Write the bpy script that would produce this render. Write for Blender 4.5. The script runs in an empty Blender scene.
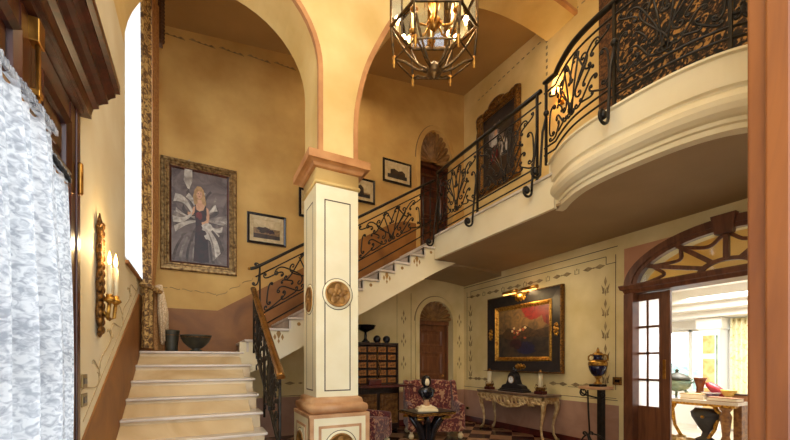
import bpy, bmesh, math, random
from mathutils import Vector, Matrix
random.seed(7)
PI = math.pi
SC = bpy.context.scene
COL = SC.collection
sin, cos = math.sin, math.cos

# ---------------------------------------------------------------- camera
EYE = 1.4
YAW = math.radians(27.6)
FPX = 373.0
HX, HY = 395.0, 361.0
cam_d = bpy.data.cameras.new('camera')
cam_d.sensor_width = 36.0
cam_d.lens = FPX / 790 * 36
cam_d.shift_y = (HY - 220) / 790
cam_d.clip_start = 0.05
cam_d.clip_end = 400
cam = bpy.data.objects.new('camera', cam_d)
COL.objects.link(cam)
cam.location = (0, 0, EYE)
cam.rotation_euler = (PI / 2, 0, -YAW)
SC.camera = cam
SC.view_settings.view_transform = 'Standard'
SC.view_settings.look = 'None'
SC.view_settings.gamma = 1
SC.view_settings.exposure = 0.0
S_, C_ = sin(YAW), cos(YAW)

def PX(px, py, X=None, Y=None, Z=None):
    """point of the real plane X=, Y= or Z= seen at a pixel"""
    a = (px - HX) / FPX
    fx, fy, fz = a * C_ + S_, C_ - a * S_, (HY - py) / FPX
    d = X / fx if X is not None else (Y / fy if Y is not None else (Z - EYE) / fz)
    return Vector((d * fx, d * fy, EYE + d * fz))

# ---------------------------------------------------------------- materials
def lin(c):
    r = []
    for v in c[:3]:
        v = v / 255.0
        r.append(v / 12.92 if v <= 0.04045 else ((v + 0.055) / 1.055) ** 2.4)
    return tuple(r) + (1.0,)

MATS = {}
def mat(name, c1, c2=None, scale=4.0, rough=0.6, metal=0.0, bump=0.0, lo=0.35, hi=0.65, stretch=None,
        tex='noise', spec=0.5, emit=None, estr=0.0, c3=None, detail=6.0, bscale=None, dist=0.0, sheen=0.0):
    m = bpy.data.materials.new(name)
    m.use_nodes = True
    nt = m.node_tree
    b = nt.nodes['Principled BSDF']
    b.inputs['Roughness'].default_value = rough
    b.inputs['Metallic'].default_value = metal
    b.inputs['Specular IOR Level'].default_value = spec
    if sheen:
        b.inputs['Sheen Weight'].default_value = sheen
    b.inputs['Base Color'].default_value = lin(c1)
    tc = nt.nodes.new('ShaderNodeTexCoord')
    mp = nt.nodes.new('ShaderNodeMapping')
    nt.links.new(tc.outputs['Object'], mp.inputs['Vector'])
    if stretch:
        mp.inputs['Scale'].default_value = stretch
    if c2 is not None:
        if tex == 'noise':
            t = nt.nodes.new('ShaderNodeTexNoise')
            t.inputs['Scale'].default_value = scale
            t.inputs['Detail'].default_value = detail
            t.inputs['Distortion'].default_value = dist
            out = t.outputs['Fac']
        elif tex == 'wave':
            t = nt.nodes.new('ShaderNodeTexWave')
            t.inputs['Scale'].default_value = scale
            t.inputs['Distortion'].default_value = dist or 4.0
            t.inputs['Detail'].default_value = 3
            out = t.outputs['Fac']
        elif tex == 'voronoi':
            t = nt.nodes.new('ShaderNodeTexVoronoi')
            t.inputs['Scale'].default_value = scale
            out = t.outputs['Distance']
        nt.links.new(mp.outputs['Vector'], t.inputs['Vector'])
        r = nt.nodes.new('ShaderNodeValToRGB')
        r.color_ramp.elements[0].position = lo
        r.color_ramp.elements[0].color = lin(c1)
        r.color_ramp.elements[1].position = hi
        r.color_ramp.elements[1].color = lin(c2)
        if c3 is not None:
            e = r.color_ramp.elements.new((lo + hi) / 2)
            e.color = lin(c3)
        nt.links.new(out, r.inputs['Fac'])
        nt.links.new(r.outputs['Color'], b.inputs['Base Color'])
    if bump:
        n = nt.nodes.new('ShaderNodeTexNoise')
        n.inputs['Scale'].default_value = bscale or scale * 4
        n.inputs['Detail'].default_value = 5
        nt.links.new(mp.outputs['Vector'], n.inputs['Vector'])
        bp = nt.nodes.new('ShaderNodeBump')
        bp.inputs['Strength'].default_value = bump
        bp.inputs['Distance'].default_value = 0.02
        nt.links.new(n.outputs['Fac'], bp.inputs['Height'])
        nt.links.new(bp.outputs['Normal'], b.inputs['Normal'])
    if emit is not None:
        b.inputs['Emission Color'].default_value = lin(emit)
        b.inputs['Emission Strength'].default_value = estr
    MATS[name] = m
    return m

mat('gold_plaster', (184, 140, 72), (216, 176, 104), scale=1.5, rough=.75, bump=.05, bscale=9, lo=.3, hi=.72, detail=8)
mat('cream_plaster', (224, 200, 140), (240, 222, 170), scale=1.4, rough=.7, bump=.04, bscale=9, lo=.3, hi=.7, detail=8)
mat('arch_plaster', (206, 168, 94), (236, 206, 138), scale=1.2, rough=.7, bump=.04, bscale=8, lo=.3, hi=.7, detail=8)
mat('left_plaster', (222, 204, 162), (240, 228, 196), scale=1.5, rough=.6, bump=.05, bscale=7, lo=.3, hi=.7)
mat('lower_plaster', (204, 180, 120), (228, 208, 154), scale=1.6, rough=.7, bump=.04, bscale=9, lo=.3, hi=.7)
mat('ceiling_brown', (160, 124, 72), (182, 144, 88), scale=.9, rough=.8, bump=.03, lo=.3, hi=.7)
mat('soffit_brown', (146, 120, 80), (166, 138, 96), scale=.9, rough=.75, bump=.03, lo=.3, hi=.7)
mat('dado_brown', (118, 72, 24), (158, 103, 42), scale=2.2, rough=.55, lo=.3, hi=.7, detail=9, dist=.6)
mat('rose_panel', (176, 116, 78), (204, 148, 106), scale=2.2, rough=.55, lo=.3, hi=.7, detail=9, dist=.6)
mat('dado_rose', (146, 106, 82), (176, 136, 110), scale=2.2, rough=.55, lo=.3, hi=.7, detail=9, dist=.6)
mat('terracotta', (172, 112, 58), (202, 144, 84), scale=5, rough=.6, lo=.3, hi=.7, detail=8)
mat('rose_stone', (182, 130, 84), (212, 168, 120), scale=6, rough=.5, lo=.3, hi=.7, detail=8)
mat('pillar_cream', (236, 222, 178), (246, 236, 200), scale=3, rough=.5, lo=.3, hi=.7, detail=8)
mat('line_dark', (84, 66, 46), rough=.7)
mat('line_pale', (176, 154, 112), rough=.8)
mat('line_soft', (126, 100, 60), rough=.7)
mat('stencil', (122, 100, 64), (160, 136, 92), scale=9, rough=.8)
mat('stencil_gold', (150, 110, 50), (176, 130, 62), scale=9, rough=.7)
mat('marble', (192, 178, 160), (216, 202, 184), scale=1.2, rough=.28, lo=.35, hi=.6, dist=1.5, detail=10)
mat('marble_riser', (192, 162, 116), (224, 202, 160), scale=1.0, rough=.35, lo=.35, hi=.65, dist=1.6, detail=10)
mat('balcony_cream', (220, 202, 158), (234, 220, 184), scale=1.2, rough=.55, bump=.03, bscale=7, lo=.3, hi=.7)
mat('iron', (34, 30, 26), (50, 44, 36), scale=20, rough=.42, metal=.6)
mat('iron_gold', (112, 80, 38), (58, 46, 30), scale=30, rough=.4, metal=.8)
mat('brass', (196, 142, 62), (150, 100, 40), scale=14, rough=.28, metal=.9)
mat('handrail_brass', (160, 114, 54), (120, 80, 34), scale=8, rough=.25, metal=.75)
mat('gilt', (206, 156, 66), (120, 78, 28), scale=28, rough=.36, metal=.85, bump=.3)
mat('gilt_flat', (184, 136, 68), (128, 88, 40), scale=12, rough=.45, metal=.4)
mat('gilt_dark', (150, 104, 44), (70, 44, 20), scale=34, rough=.4, metal=.75, bump=.35)
mat('gilt_cream', (216, 190, 136), (168, 128, 76), scale=12, rough=.45, metal=.35, bump=.3)
mat('silver_gilt', (170, 140, 92), (96, 70, 40), scale=20, rough=.4, metal=.7, bump=.2)
mat('dark_wood', (84, 36, 16), (46, 20, 10), scale=3, rough=.28, stretch=(6, 6, .6), dist=1.2, bump=.03, bscale=14)
mat('dark_wood_flat', (88, 38, 18), (50, 22, 11), scale=3, rough=.3, stretch=(6, .6, 6), dist=1.2)
mat('door_wood', (128, 78, 44), (98, 56, 30), scale=3, rough=.45, stretch=(7, 7, .5), dist=1)
mat('arch_wood', (122, 74, 46), (94, 54, 32), scale=3, rough=.4, stretch=(5, 1, 1), dist=1)
mat('jamb_wood', (136, 76, 26), (106, 54, 16), scale=2.2, rough=.42, stretch=(5, 5, .5), dist=1.0)
mat('old_wood', (52, 30, 20), (32, 18, 13), scale=4, rough=.4, stretch=(4, 4, .8), dist=1)
mat('shell_wood', (156, 114, 64), (116, 80, 42), scale=8, rough=.45)
mat('red_lacquer', (88, 26, 20), (58, 16, 14), scale=6, rough=.35)
mat('drawer_inlay', (176, 120, 56), (112, 62, 30), scale=30, rough=.4, metal=.25)
mat('black_gloss', (16, 15, 18), (26, 24, 28), scale=6, rough=.18)
mat('table_stone', (128, 104, 84), (98, 78, 62), scale=7, rough=.3)
mat('black_marble', (22, 20, 24), (40, 34, 34), scale=5, rough=.42, dist=2)
mat('blue_enamel', (18, 20, 44), (30, 30, 62), scale=6, rough=.15)
mat('ivory', (236, 218, 176), (226, 204, 156), scale=5, rough=.4)
mat('candle_wax', (240, 222, 176), rough=.5)
mat('flame', (255, 214, 140), rough=.5, emit=(255, 206, 128), estr=12)
mat('bulb', (255, 220, 160), rough=.4, emit=(255, 206, 120), estr=14)
mat('warm_shade', (255, 220, 160), rough=.5, emit=(255, 190, 96), estr=3.5)
mat('red_fabric', (84, 34, 32), (176, 134, 98), scale=8, rough=.85, lo=.46, hi=.60, dist=2.6, detail=3, c3=(120, 40, 34), sheen=.2)
mat('brocade', (92, 62, 32), (198, 162, 98), scale=11, rough=.65, lo=.42, hi=.58, dist=2.4, detail=4, c3=(150, 112, 58))
mat('curtain_brown', (178, 126, 68), (146, 98, 48), scale=40, rough=.8)
mat('lace_tassel', (224, 200, 164), (180, 148, 108), scale=60, rough=.85)
mat('fringe', (66, 42, 24), (96, 64, 36), scale=40, rough=.9)
mat('tapestry', (20, 19, 15), (170, 126, 66), scale=15, rough=.9, lo=.45, hi=.62, dist=.9, detail=6, c3=(70, 46, 26))
mat('tapestry_border', (116, 76, 38), (70, 44, 24), scale=14, rough=.9, lo=.4, hi=.6, dist=1.5)
mat('white_paint', (240, 238, 232), rough=.5)
mat('glaze_green', (150, 170, 150), (110, 132, 116), scale=7, rough=.25)
mat('amber_glass', (140, 76, 40), (96, 46, 24), scale=6, rough=.2)
mat('pink_red', (190, 60, 70), (160, 40, 50), scale=6, rough=.4)
mat('yellow_glaze', (220, 186, 96), rough=.3)
mat('book_tan', (206, 178, 130), (180, 148, 98), scale=9, rough=.6)
mat('book_brown', (150, 104, 70), rough=.5)
mat('paper', (236, 226, 204), rough=.8)
mat('marble_amber', (214, 160, 96), (236, 206, 150), scale=4, rough=.3, dist=1.5)
mat('carved_wood', (150, 104, 54), (96, 58, 28), scale=16, rough=.4, metal=.2, bump=.2)
mat('bowl_green', (66, 62, 46), (44, 44, 36), scale=9, rough=.5, metal=.2)
mat('metal_plate', (150, 128, 84), rough=.35, metal=.8)
mat('leaf', (140, 165, 150), (180, 196, 184), scale=3, rough=.9)
mat('outside_ground', (196, 196, 186), rough=.9)
mat('hill', (206, 214, 220), rough=1)
# picture paints
for n, a, b_, s in (('paint_grey', (88, 76, 68), (156, 142, 130), 5.5), ('paint_skin', (206, 158, 122), (188, 136, 100), 9),
                ('paint_hair', (186, 146, 92), (150, 110, 62), 14), ('paint_black', (26, 16, 20), (58, 24, 28), 5),
                ('paint_white', (208, 198, 182), (138, 126, 114), 7), ('paint_red', (120, 30, 26), (76, 20, 20), 6),
                ('paint_dusk', (64, 52, 40), (26, 24, 28), 4), ('paint_sky', (120, 92, 54), (70, 56, 40), 5),
                ('paint_blue', (30, 30, 62), (20, 20, 34), 5), ('paint_flower', (170, 84, 44), (100, 48, 30), 18),
                ('paint_cream', (206, 184, 140), (180, 154, 108), 6), ('paint_umber', (74, 52, 32), (40, 28, 20), 7),
                ('paint_lilac', (120, 104, 98), (78, 64, 60), 4), ('paint_dusk2', (86, 70, 62), (52, 42, 38), 6), ('paint_sepia', (150, 116, 70), (104, 78, 46), 10)):
    mat(n, a, b_, scale=s, rough=.45, dist=1.6)

def glass_mat():
    m = bpy.data.materials.new('pane_glass')
    m.use_nodes = True
    nt = m.node_tree
    nt.nodes.clear()
    o = nt.nodes.new('ShaderNodeOutputMaterial')
    mx = nt.nodes.new('ShaderNodeMixShader')
    t = nt.nodes.new('ShaderNodeBsdfTransparent')
    t.inputs['Color'].default_value = (.94, .96, .96, 1)
    g = nt.nodes.new('ShaderNodeBsdfGlossy')
    g.inputs['Roughness'].default_value = .03
    f = nt.nodes.new('ShaderNodeFresnel')
    f.inputs['IOR'].default_value = 1.45
    nt.links.new(f.outputs[0], mx.inputs[0])
    nt.links.new(t.outputs[0], mx.inputs[1])
    nt.links.new(g.outputs[0], mx.inputs[2])
    nt.links.new(mx.outputs[0], o.inputs[0])
    MATS['glass'] = m
glass_mat()

def lace_mat():
    m = bpy.data.materials.new('lace_cloth')
    m.use_nodes = True
    nt = m.node_tree
    nt.nodes.clear()
    o = nt.nodes.new('ShaderNodeOutputMaterial')
    d = nt.nodes.new('ShaderNodeBsdfDiffuse')
    tl = nt.nodes.new('ShaderNodeBsdfTranslucent')
    tr = nt.nodes.new('ShaderNodeBsdfTransparent')
    tc = nt.nodes.new('ShaderNodeTexCoord')
    mp = nt.nodes.new('ShaderNodeMapping')
    mp.inputs['Scale'].default_value = (1, 1, 1.5)
    n = nt.nodes.new('ShaderNodeTexVoronoi')
    n.inputs['Scale'].default_value = 26
    n2 = nt.nodes.new('ShaderNodeTexNoise')
    n2.inputs['Scale'].default_value = 30
    n2.inputs['Detail'].default_value = 6
    n2.inputs['Distortion'].default_value = .9
    nt.links.new(tc.outputs['Object'], mp.inputs['Vector'])
    nt.links.new(mp.outputs['Vector'], n.inputs['Vector'])
    nt.links.new(mp.outputs['Vector'], n2.inputs['Vector'])
    r = nt.nodes.new('ShaderNodeValToRGB')
    r.color_ramp.elements[0].position = .36
    r.color_ramp.elements[0].color = lin((174, 178, 186))
    r.color_ramp.elements[1].position = .6
    r.color_ramp.elements[1].color = lin((228, 229, 230))
    nt.links.new(n2.outputs['Fac'], r.inputs['Fac'])
    nt.links.new(r.outputs['Color'], d.inputs['Color'])
    nt.links.new(r.outputs['Color'], tl.inputs['Color'])
    m1 = nt.nodes.new('ShaderNodeMixShader')
    m1.inputs[0].default_value = .62
    nt.links.new(d.outputs[0], m1.inputs[1])
    nt.links.new(tl.outputs[0], m1.inputs[2])
    r2 = nt.nodes.new('ShaderNodeValToRGB')
    r2.color_ramp.elements[0].position = .38
    r2.color_ramp.elements[0].color = (.12, .12, .12, 1)
    r2.color_ramp.elements[1].position = .55
    r2.color_ramp.elements[1].color = (0.03, .03, .03, 1)
    nt.links.new(n2.outputs['Fac'], r2.inputs['Fac'])
    m2 = nt.nodes.new('ShaderNodeMixShader')
    nt.links.new(r2.outputs['Color'], m2.inputs[0])
    nt.links.new(m1.outputs[0], m2.inputs[1])
    nt.links.new(tr.outputs[0], m2.inputs[2])
    nt.links.new(m2.outputs[0], o.inputs[0])
    MATS['lace'] = m
lace_mat()
def sheer_mat():
    m = bpy.data.materials.new('sheer_cloth')
    m.use_nodes = True
    nt = m.node_tree
    nt.nodes.clear()
    o = nt.nodes.new('ShaderNodeOutputMaterial')
    d = nt.nodes.new('ShaderNodeBsdfTranslucent')
    d.inputs['Color'].default_value = (.95, .95, .95, 1)
    t = nt.nodes.new('ShaderNodeBsdfTransparent')
    mx = nt.nodes.new('ShaderNodeMixShader')
    mx.inputs[0].default_value = .7
    nt.links.new(t.outputs[0], mx.inputs[1]); nt.links.new(d.outputs[0], mx.inputs[2])
    nt.links.new(mx.outputs[0], o.inputs[0])
    MATS['sheer'] = m
sheer_mat()

def floor_mat():
    m = mat('floor_tiles', (60, 40, 32), rough=.2)
    nt = m.node_tree
    b = nt.nodes['Principled BSDF']
    tc = nt.nodes.new('ShaderNodeTexCoord')
    mp = nt.nodes.new('ShaderNodeMapping')
    mp.inputs['Rotation'].default_value = (0, 0, PI / 4)
    ch = nt.nodes.new('ShaderNodeTexChecker')
    ch.inputs['Scale'].default_value = 2.6
    ch.inputs['Color1'].default_value = lin((176, 132, 96))
    ch.inputs['Color2'].default_value = lin((40, 16, 13))
    n = nt.nodes.new('ShaderNodeTexNoise')
    n.inputs['Scale'].default_value = 6
    mx = nt.nodes.new('ShaderNodeMixRGB')
    mx.blend_type = 'MULTIPLY'
    mx.inputs[0].default_value = .5
    nt.links.new(tc.outputs['Object'], mp.inputs['Vector'])
    nt.links.new(mp.outputs['Vector'], ch.inputs['Vector'])
    nt.links.new(tc.outputs['Object'], n.inputs['Vector'])
    nt.links.new(ch.outputs['Color'], mx.inputs[1])
    nt.links.new(n.outputs['Fac'], mx.inputs[2])
    nt.links.new(mx.outputs['Color'], b.inputs['Base Color'])
floor_mat()
def frosted_mat():
    m = bpy.data.materials.new('frosted_pane')
    m.use_nodes = True
    nt = m.node_tree
    nt.nodes.clear()
    o = nt.nodes.new('ShaderNodeOutputMaterial')
    mx = nt.nodes.new('ShaderNodeMixShader')
    mx.inputs[0].default_value = .55
    t = nt.nodes.new('ShaderNodeBsdfTransparent')
    d = nt.nodes.new('ShaderNodeBsdfTranslucent')
    d.inputs['Color'].default_value = (.92, .93, .95, 1)
    nt.links.new(t.outputs[0], mx.inputs[1]); nt.links.new(d.outputs[0], mx.inputs[2])
    nt.links.new(mx.outputs[0], o.inputs[0])
    MATS['frosted'] = m
frosted_mat()

# ---------------------------------------------------------------- mesh builder
class MB:
    def __init__(s, *mats):
        s.bm = bmesh.new()
        s.mats = list(mats)
        s.mi = 0
    def use(s, m):
        if m not in s.mats:
            s.mats.append(m)
        s.mi = s.mats.index(m)
        return s
    def face(s, vs, smooth=False):
        try:
            f = s.bm.faces.new(vs)
        except ValueError:
            return None
        f.material_index = s.mi
        f.smooth = smooth
        return f
    def V(s, p):
        return s.bm.verts.new(p)
    def box(s, x0, x1, y0, y1, z0, z1):
        v = [s.V(p) for p in ((x0, y0, z0), (x1, y0, z0), (x1, y1, z0), (x0, y1, z0),
                              (x0, y0, z1), (x1, y0, z1), (x1, y1, z1), (x0, y1, z1))]
        for q in ((0, 3, 2, 1), (4, 5, 6, 7), (0, 1, 5, 4), (1, 2, 6, 5), (2, 3, 7, 6), (3, 0, 4, 7)):
            s.face([v[i] for i in q])
        return s
    def prism(s, poly, axis, a0, a1, smooth=False):
        def mk(u, v, a):
            return {'x': (a, u, v), 'y': (u, a, v), 'z': (u, v, a)}[axis]
        A = [s.V(mk(u, v, a0)) for u, v in poly]
        B = [s.V(mk(u, v, a1)) for u, v in poly]
        s.face(A[::-1]); s.face(B)
        n = len(poly)
        for i in range(n):
            s.face([A[i], A[(i + 1) % n], B[(i + 1) % n], B[i]], smooth)
        return s
    def flat(s, poly, axis, a):
        def mk(u, v):
            return {'x': (a, u, v), 'y': (u, a, v), 'z': (u, v, a)}[axis]
        s.face([s.V(mk(u, v)) for u, v in poly])
        return s
    def tiers(s, x0, x1, y0, y1, prof, smooth=False):
        rings = []
        for z, e in prof:
            rings.append([s.V(p) for p in ((x0 - e, y0 - e, z), (x1 + e, y0 - e, z), (x1 + e, y1 + e, z), (x0 - e, y1 + e, z))])
        for a, b in zip(rings, rings[1:]):
            for i in range(4):
                s.face([a[i], a[(i + 1) % 4], b[(i + 1) % 4], b[i]], smooth)
        s.face(rings[0][::-1]); s.face(rings[-1])
        return s
    def rings_frame(s, w, h, prof, back=True):
        """picture-frame loft, outer size w x h centred on x and z, front is -y; prof = [(inset, y)]"""
        R = []
        for i, y in prof:
            a, b = w / 2 - i, h / 2 - i
            R.append([s.V(p) for p in ((-a, y, -b), (a, y, -b), (a, y, b), (-a, y, b))])
        for a, b in zip(R, R[1:]):
            for i in range(4):
                s.face([a[i], a[(i + 1) % 4], b[(i + 1) % 4], b[i]])
        return s
    def lathe(s, prof, n=16, c=(0, 0, 0), smooth=True, sx=1.0, sy=1.0, cap=True):
        rings = []
        for r, z in prof:
            r = max(r, 0.0004)
            rings.append([s.V((c[0] + r * cos(2 * PI * i / n) * sx, c[1] + r * sin(2 * PI * i / n) * sy, c[2] + z)) for i in range(n)])
        for a, b in zip(rings, rings[1:]):
            for i in range(n):
                s.face([a[i], a[(i + 1) % n], b[(i + 1) % n], b[i]], smooth)
        if cap:
            s.face(rings[0][::-1]); s.face(rings[-1])
        return s
    def ball(s, c, r, n=10, m=7, sx=1, sy=1, sz=1):
        prof = [(r * sin(PI * j / m), -r * cos(PI * j / m) * sz) for j in range(m + 1)]
        return s.lathe(prof, n, c, True, sx, sy, cap=False)
    def tube(s, pts, r, n=6, closed=False, smooth=True, flatz=1.0):
        P = [Vector(p) for p in pts]
        if len(P) < 2:
            return s
        rr = r if isinstance(r, (list, tuple)) else [r] * len(P)
        N = len(P)
        t0 = (P[1] - P[0]).normalized()
        up = Vector((0, 0, 1)) if abs(t0.z) < .9 else Vector((1, 0, 0))
        nrm = (up - t0 * up.dot(t0)).normalized()
        rings = []
        for i in range(N):
            if closed:
                t = P[(i + 1) % N] - P[i - 1]
            else:
                t = P[min(i + 1, N - 1)] - P[max(i - 1, 0)]
            if t.length < 1e-9:
                t = t0.copy()
            t.normalize()
            nrm = nrm - t * nrm.dot(t)
            if nrm.length < 1e-6:
                nrm = t.orthogonal()
            nrm.normalize()
            bn = t.cross(nrm)
            rings.append([s.V(P[i] + (nrm * cos(2 * PI * k / n + PI / n) * flatz + bn * sin(2 * PI * k / n + PI / n)) * rr[i]) for k in range(n)])
        M = N if closed else N - 1
        for i in range(M):
            a, b = rings[i], rings[(i + 1) % N]
            for k in range(n):
                s.face([a[k], a[(k + 1) % n], b[(k + 1) % n], b[k]], smooth)
        if not closed:
            s.face(rings[0][::-1]); s.face(rings[-1])
        return s
    def sweep(s, path, prof, closed=False, smooth=False):
        """profile (out, z) swept along a horizontal plan path [(x,y)]; out = to the right-hand side of travel"""
        rings = []
        N = len(path)
        for i in range(N):
            p0 = Vector(path[max(i - 1, 0)]); p1 = Vector(path[min(i + 1, N - 1)])
            t = (p1 - p0).normalized()
            o = Vector((t.y, -t.x))
            rings.append([s.V((path[i][0] + o.x * u, path[i][1] + o.y * u, z)) for u, z in prof])
        for a, b in zip(rings, rings[1:]):
            for k in range(len(prof) - 1):
                s.face([a[k], a[k + 1], b[k + 1], b[k]], smooth)
        s.face(rings[0]); s.face(rings[-1][::-1])
        return s
    def build(s, name, parent=None, bev=0.0, label=None, recalc=True):
        if recalc:
            bmesh.ops.recalc_face_normals(s.bm, faces=s.bm.faces)
        me = bpy.data.meshes.new(name)
        s.bm.to_mesh(me)
        s.bm.free()
        for m in s.mats:
            me.materials.append(MATS[m])
        o = bpy.data.objects.new(name, me)
        COL.objects.link(o)
        if parent is not None:
            o.parent = parent
        if bev:
            b = o.modifiers.new('bevel', 'BEVEL')
            b.width = bev
            b.segments = 2
            b.limit_method = 'ANGLE'
        if label:
            o['label'] = label
        return o

def thing(name, label, cat, loc=(0, 0, 0), rz=0.0, group=None):
    o = bpy.data.objects.new(name, None)
    o.empty_display_size = .1
    COL.objects.link(o)
    o.location = loc
    o.rotation_euler = (0, 0, rz)
    o['label'] = label
    o['category'] = cat
    if group:
        o['group'] = group
    return o

def tag(o, label, cat, group=None):
    o['label'] = label
    o['category'] = cat
    if group:
        o['group'] = group
    return o

def struct(o):
    o['kind'] = 'structure'
    return o

def copy_tree(o, parent=None):
    c = o.copy()
    COL.objects.link(c)
    if parent is not None:
        c.parent = parent
    for ch in list(o.children):
        copy_tree(ch, c)
    return c

RZ = {'back': 0.0, 'right': -PI / 2, 'left': PI / 2}

# wrought-iron scrolls: a curve whose curvature grows towards both ends
def scroll2d(kind, p0, p1, flip=False, turns=1.15, base=0.0, n=44, pw=3):
    K = (pw + 1) * 2 * PI * turns * (1.25 if turns > .6 else 1)
    th, x, y = 0.0, 0.0, 0.0
    pts = [(0.0, 0.0)]
    for i in range(n):
        t = -1 + 2 * (i + .5) / n
        k = K * abs(t) ** pw
        if kind == 'S' and t < 0:
            k = -k
        k += base
        th += k * (2 / n)
        x += cos(th) * 2 / n
        y += sin(th) * 2 / n
        pts.append((x, y))
    if flip:
        pts = [(a, -b) for a, b in pts]
    q0 = complex(*pts[0]); q1 = complex(*pts[-1])
    m = (complex(*p1) - complex(*p0)) / (q1 - q0)
    out = []
    for a, b in pts:
        z = (complex(a, b) - q0) * m + complex(*p0)
        out.append((z.real, z.imag))
    return out

class Path3:
    """polyline with arc length; at(s, t) = point s along plus t upward"""
    def __init__(s, pts):
        s.P = [Vector(p) for p in pts]
        s.L = [0.0]
        for a, b in zip(s.P, s.P[1:]):
            s.L.append(s.L[-1] + (b - a).length)
        s.len = s.L[-1]
    def at(s, u, t=0.0):
        u = min(max(u, 0), s.len)
        for i in range(len(s.L) - 1):
            if u <= s.L[i + 1] + 1e-9:
                d = s.L[i + 1] - s.L[i]
                p = s.P[i].lerp(s.P[i + 1], (u - s.L[i]) / d if d else 0)
                return Vector((p.x, p.y, p.z + t))
        return s.P[-1] + Vector((0, 0, t))
    def run(s, u0, u1, t, n=2):
        us = {u0, u1}
        for l in s.L:
            if u0 < l < u1:
                us.add(l)
        for i in range(n + 1):
            us.add(u0 + (u1 - u0) * i / n)
        us = sorted(us)
        out = [us[0]]
        for u in us[1:]:
            if u - out[-1] > 1e-4:
                out.append(u)
        return [s.at(u, t) for u in out]

def iron_panel(root, path, s0, s1, t0, t1, r=.009, rich=1, mt='iron'):
    rich = 2
    w, h = s1 - s0, t1 - t0
    def put(pl, rr=r):
        MB(mt).tube([path.at(s0 + a * w, t0 + b * h) for a, b in pl], rr, 5).build('scroll', root)
    # lyre of two tall S scrolls springing from the foot, mirrored
    asp = h / w
    def both(fn):
        for sg in (1, -1):
            pl = fn()
            put([((.5 + sg * (a - .5)), b) for a, b in pl])
    def S(p0, p1, kind='S', **k):
        q = scroll2d(kind, (p0[0] * w, p0[1] * h), (p1[0] * w, p1[1] * h), **k)
        return [(a / w, b / h) for a, b in q]
    both(lambda: S((.54, .12), (.70, .78), turns=.75))
    both(lambda: S((.62, .30), (.86, .86), 'C', flip=True, turns=.9))
    both(lambda: S((.93, .14), (.90, .62), 'C', turns=1.0))
    both(lambda: S((.60, .10), (.84, .34), 'S', turns=.9, flip=True))
    if rich:
        both(lambda: S((.57, .88), (.76, .58), 'S', turns=.8))
        both(lambda: S((.66, .14), (.80, .10), 'C', turns=.8))
    if rich > 1:
        both(lambda: S((.80, .52), (.70, .34), 'C', turns=.9))
        both(lambda: S((.97, .93), (.80, .70), 'S', turns=1.0))
        both(lambda: S((.52, .62), (.60, .96), 'C', flip=True, turns=.8))
        both(lambda: S((.96, .06), (.78, .22), 'C', flip=True, turns=.9))
    # fan of bars from the foot
    for k in (-1, 1):
        MB(mt).tube([path.at(s0 + (.5 + k * .02) * w, t0 + .1 * h), path.at(s0 + (.5 + k * .06) * w, t0 + .5 * h), path.at(s0 + (.5 + k * .13) * w, t0 + .97 * h)], r, 5).build('bar', root)
    MB(mt).box(-.035, .035, -.012, .012, -.02, .02).build('collar', root).location = path.at(s0 + .5 * w, t0 + .12 * h)
# ---------------------------------------------------------------- the shell
XL, XR, YB = -0.7, 5.6, 7.15
AY0, AY1 = 4.12, 4.74            # arcade wall between hall and stair well
FL, SOF = 3.66, 3.28             # gallery floor and its soffit
LAND = 1.53
TOP = 8.2

struct(MB('floor_tiles').box(-1.1, XR + .2, -1.6, YB, -.12, 0).build('floor'))

# left wall: opening for the garden door (Y .95-3.0) and the stair window (Y 4.95-6.75)
w = MB('left_plaster')
DY0, DY1, DH = 1.05, 3.02, 2.98
WY0, WY1, WZ0, WZ1 = 4.80, 6.7, 2.47, 6.3
T = 0.08
w.box(XL - T, XL, .15, DY0, 0, TOP)
w.box(XL - T, XL, DY0, DY1, DH, TOP)
w.box(XL - T, XL, DY1, WY0, 0, TOP)
w.box(XL - T, XL, WY0, WY1, 0, WZ0)
w.box(XL - T, XL, WY0, WY1, WZ1, TOP)
w.box(XL - T, XL, WY1, YB + .3, 0, TOP)
wl = struct(w.build('wall_left'))
# dado that climbs with the stair, painted line above it
sl = .53
dz = lambda y: 2.26 + sl * (y - 5.78)
MB('dado_brown').prism([(3.03, 0), (YB, 0), (YB, 2.26), (5.78, 2.26), (3.03, dz(3.03))], 'x', XL, XL + .012).build('dado', wl)
# window sill return
ws = MB('dado_brown').box(XL - .02, XL + .03, WY0, WY1 + .05, WZ0 - .035, WZ0)
ws.build('sill', wl)
ln = MB('line_pale')
def wl_line(y0, z0, y1, z1, wd=.008):
    ln.prism([(y0, z0 - wd), (y1, z1 - wd), (y1, z1 + wd), (y0, z0 + wd)], 'x', XL, XL + .004)
wl_line(3.2, dz(3.2) + .10, 5.7, dz(5.7) + .10, .004)
def curl(cy, cz, s, rot=0.0):
    pts = [(XL + .003, cy + s * (a * cos(rot) - b * sin(rot)), cz + s * (a * sin(rot) + b * cos(rot)))
           for a, b in scroll2d('S', (-.5, 0), (.5, 0), turns=.5, n=16)]
    ln.tube(pts, .0045, 4)
for k in range(5):
    y = 3.35 + k * .5
    curl(y, dz(y) + .24, .52, math.atan(sl) + (.35 if k % 2 else -.1))
    curl(y + .2, dz(y + .2) + .30, .22, math.atan(sl) - .5)
ln.build('painted_border', wl)

# back wall
w = MB('gold_plaster')
def arch_pts(xc, hw, zs, rise, n=16, top=True):
    return [(xc + hw * cos(PI * i / n), zs + rise * sin(PI * i / n)) for i in range(n + 1)]
LDX0, LDX1 = 4.34, 5.26      # lower arched door
UDX0, UDX1 = 4.36, 5.24      # upper arched door
lc, lh = (LDX0 + LDX1) / 2, (LDX1 - LDX0) / 2
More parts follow.
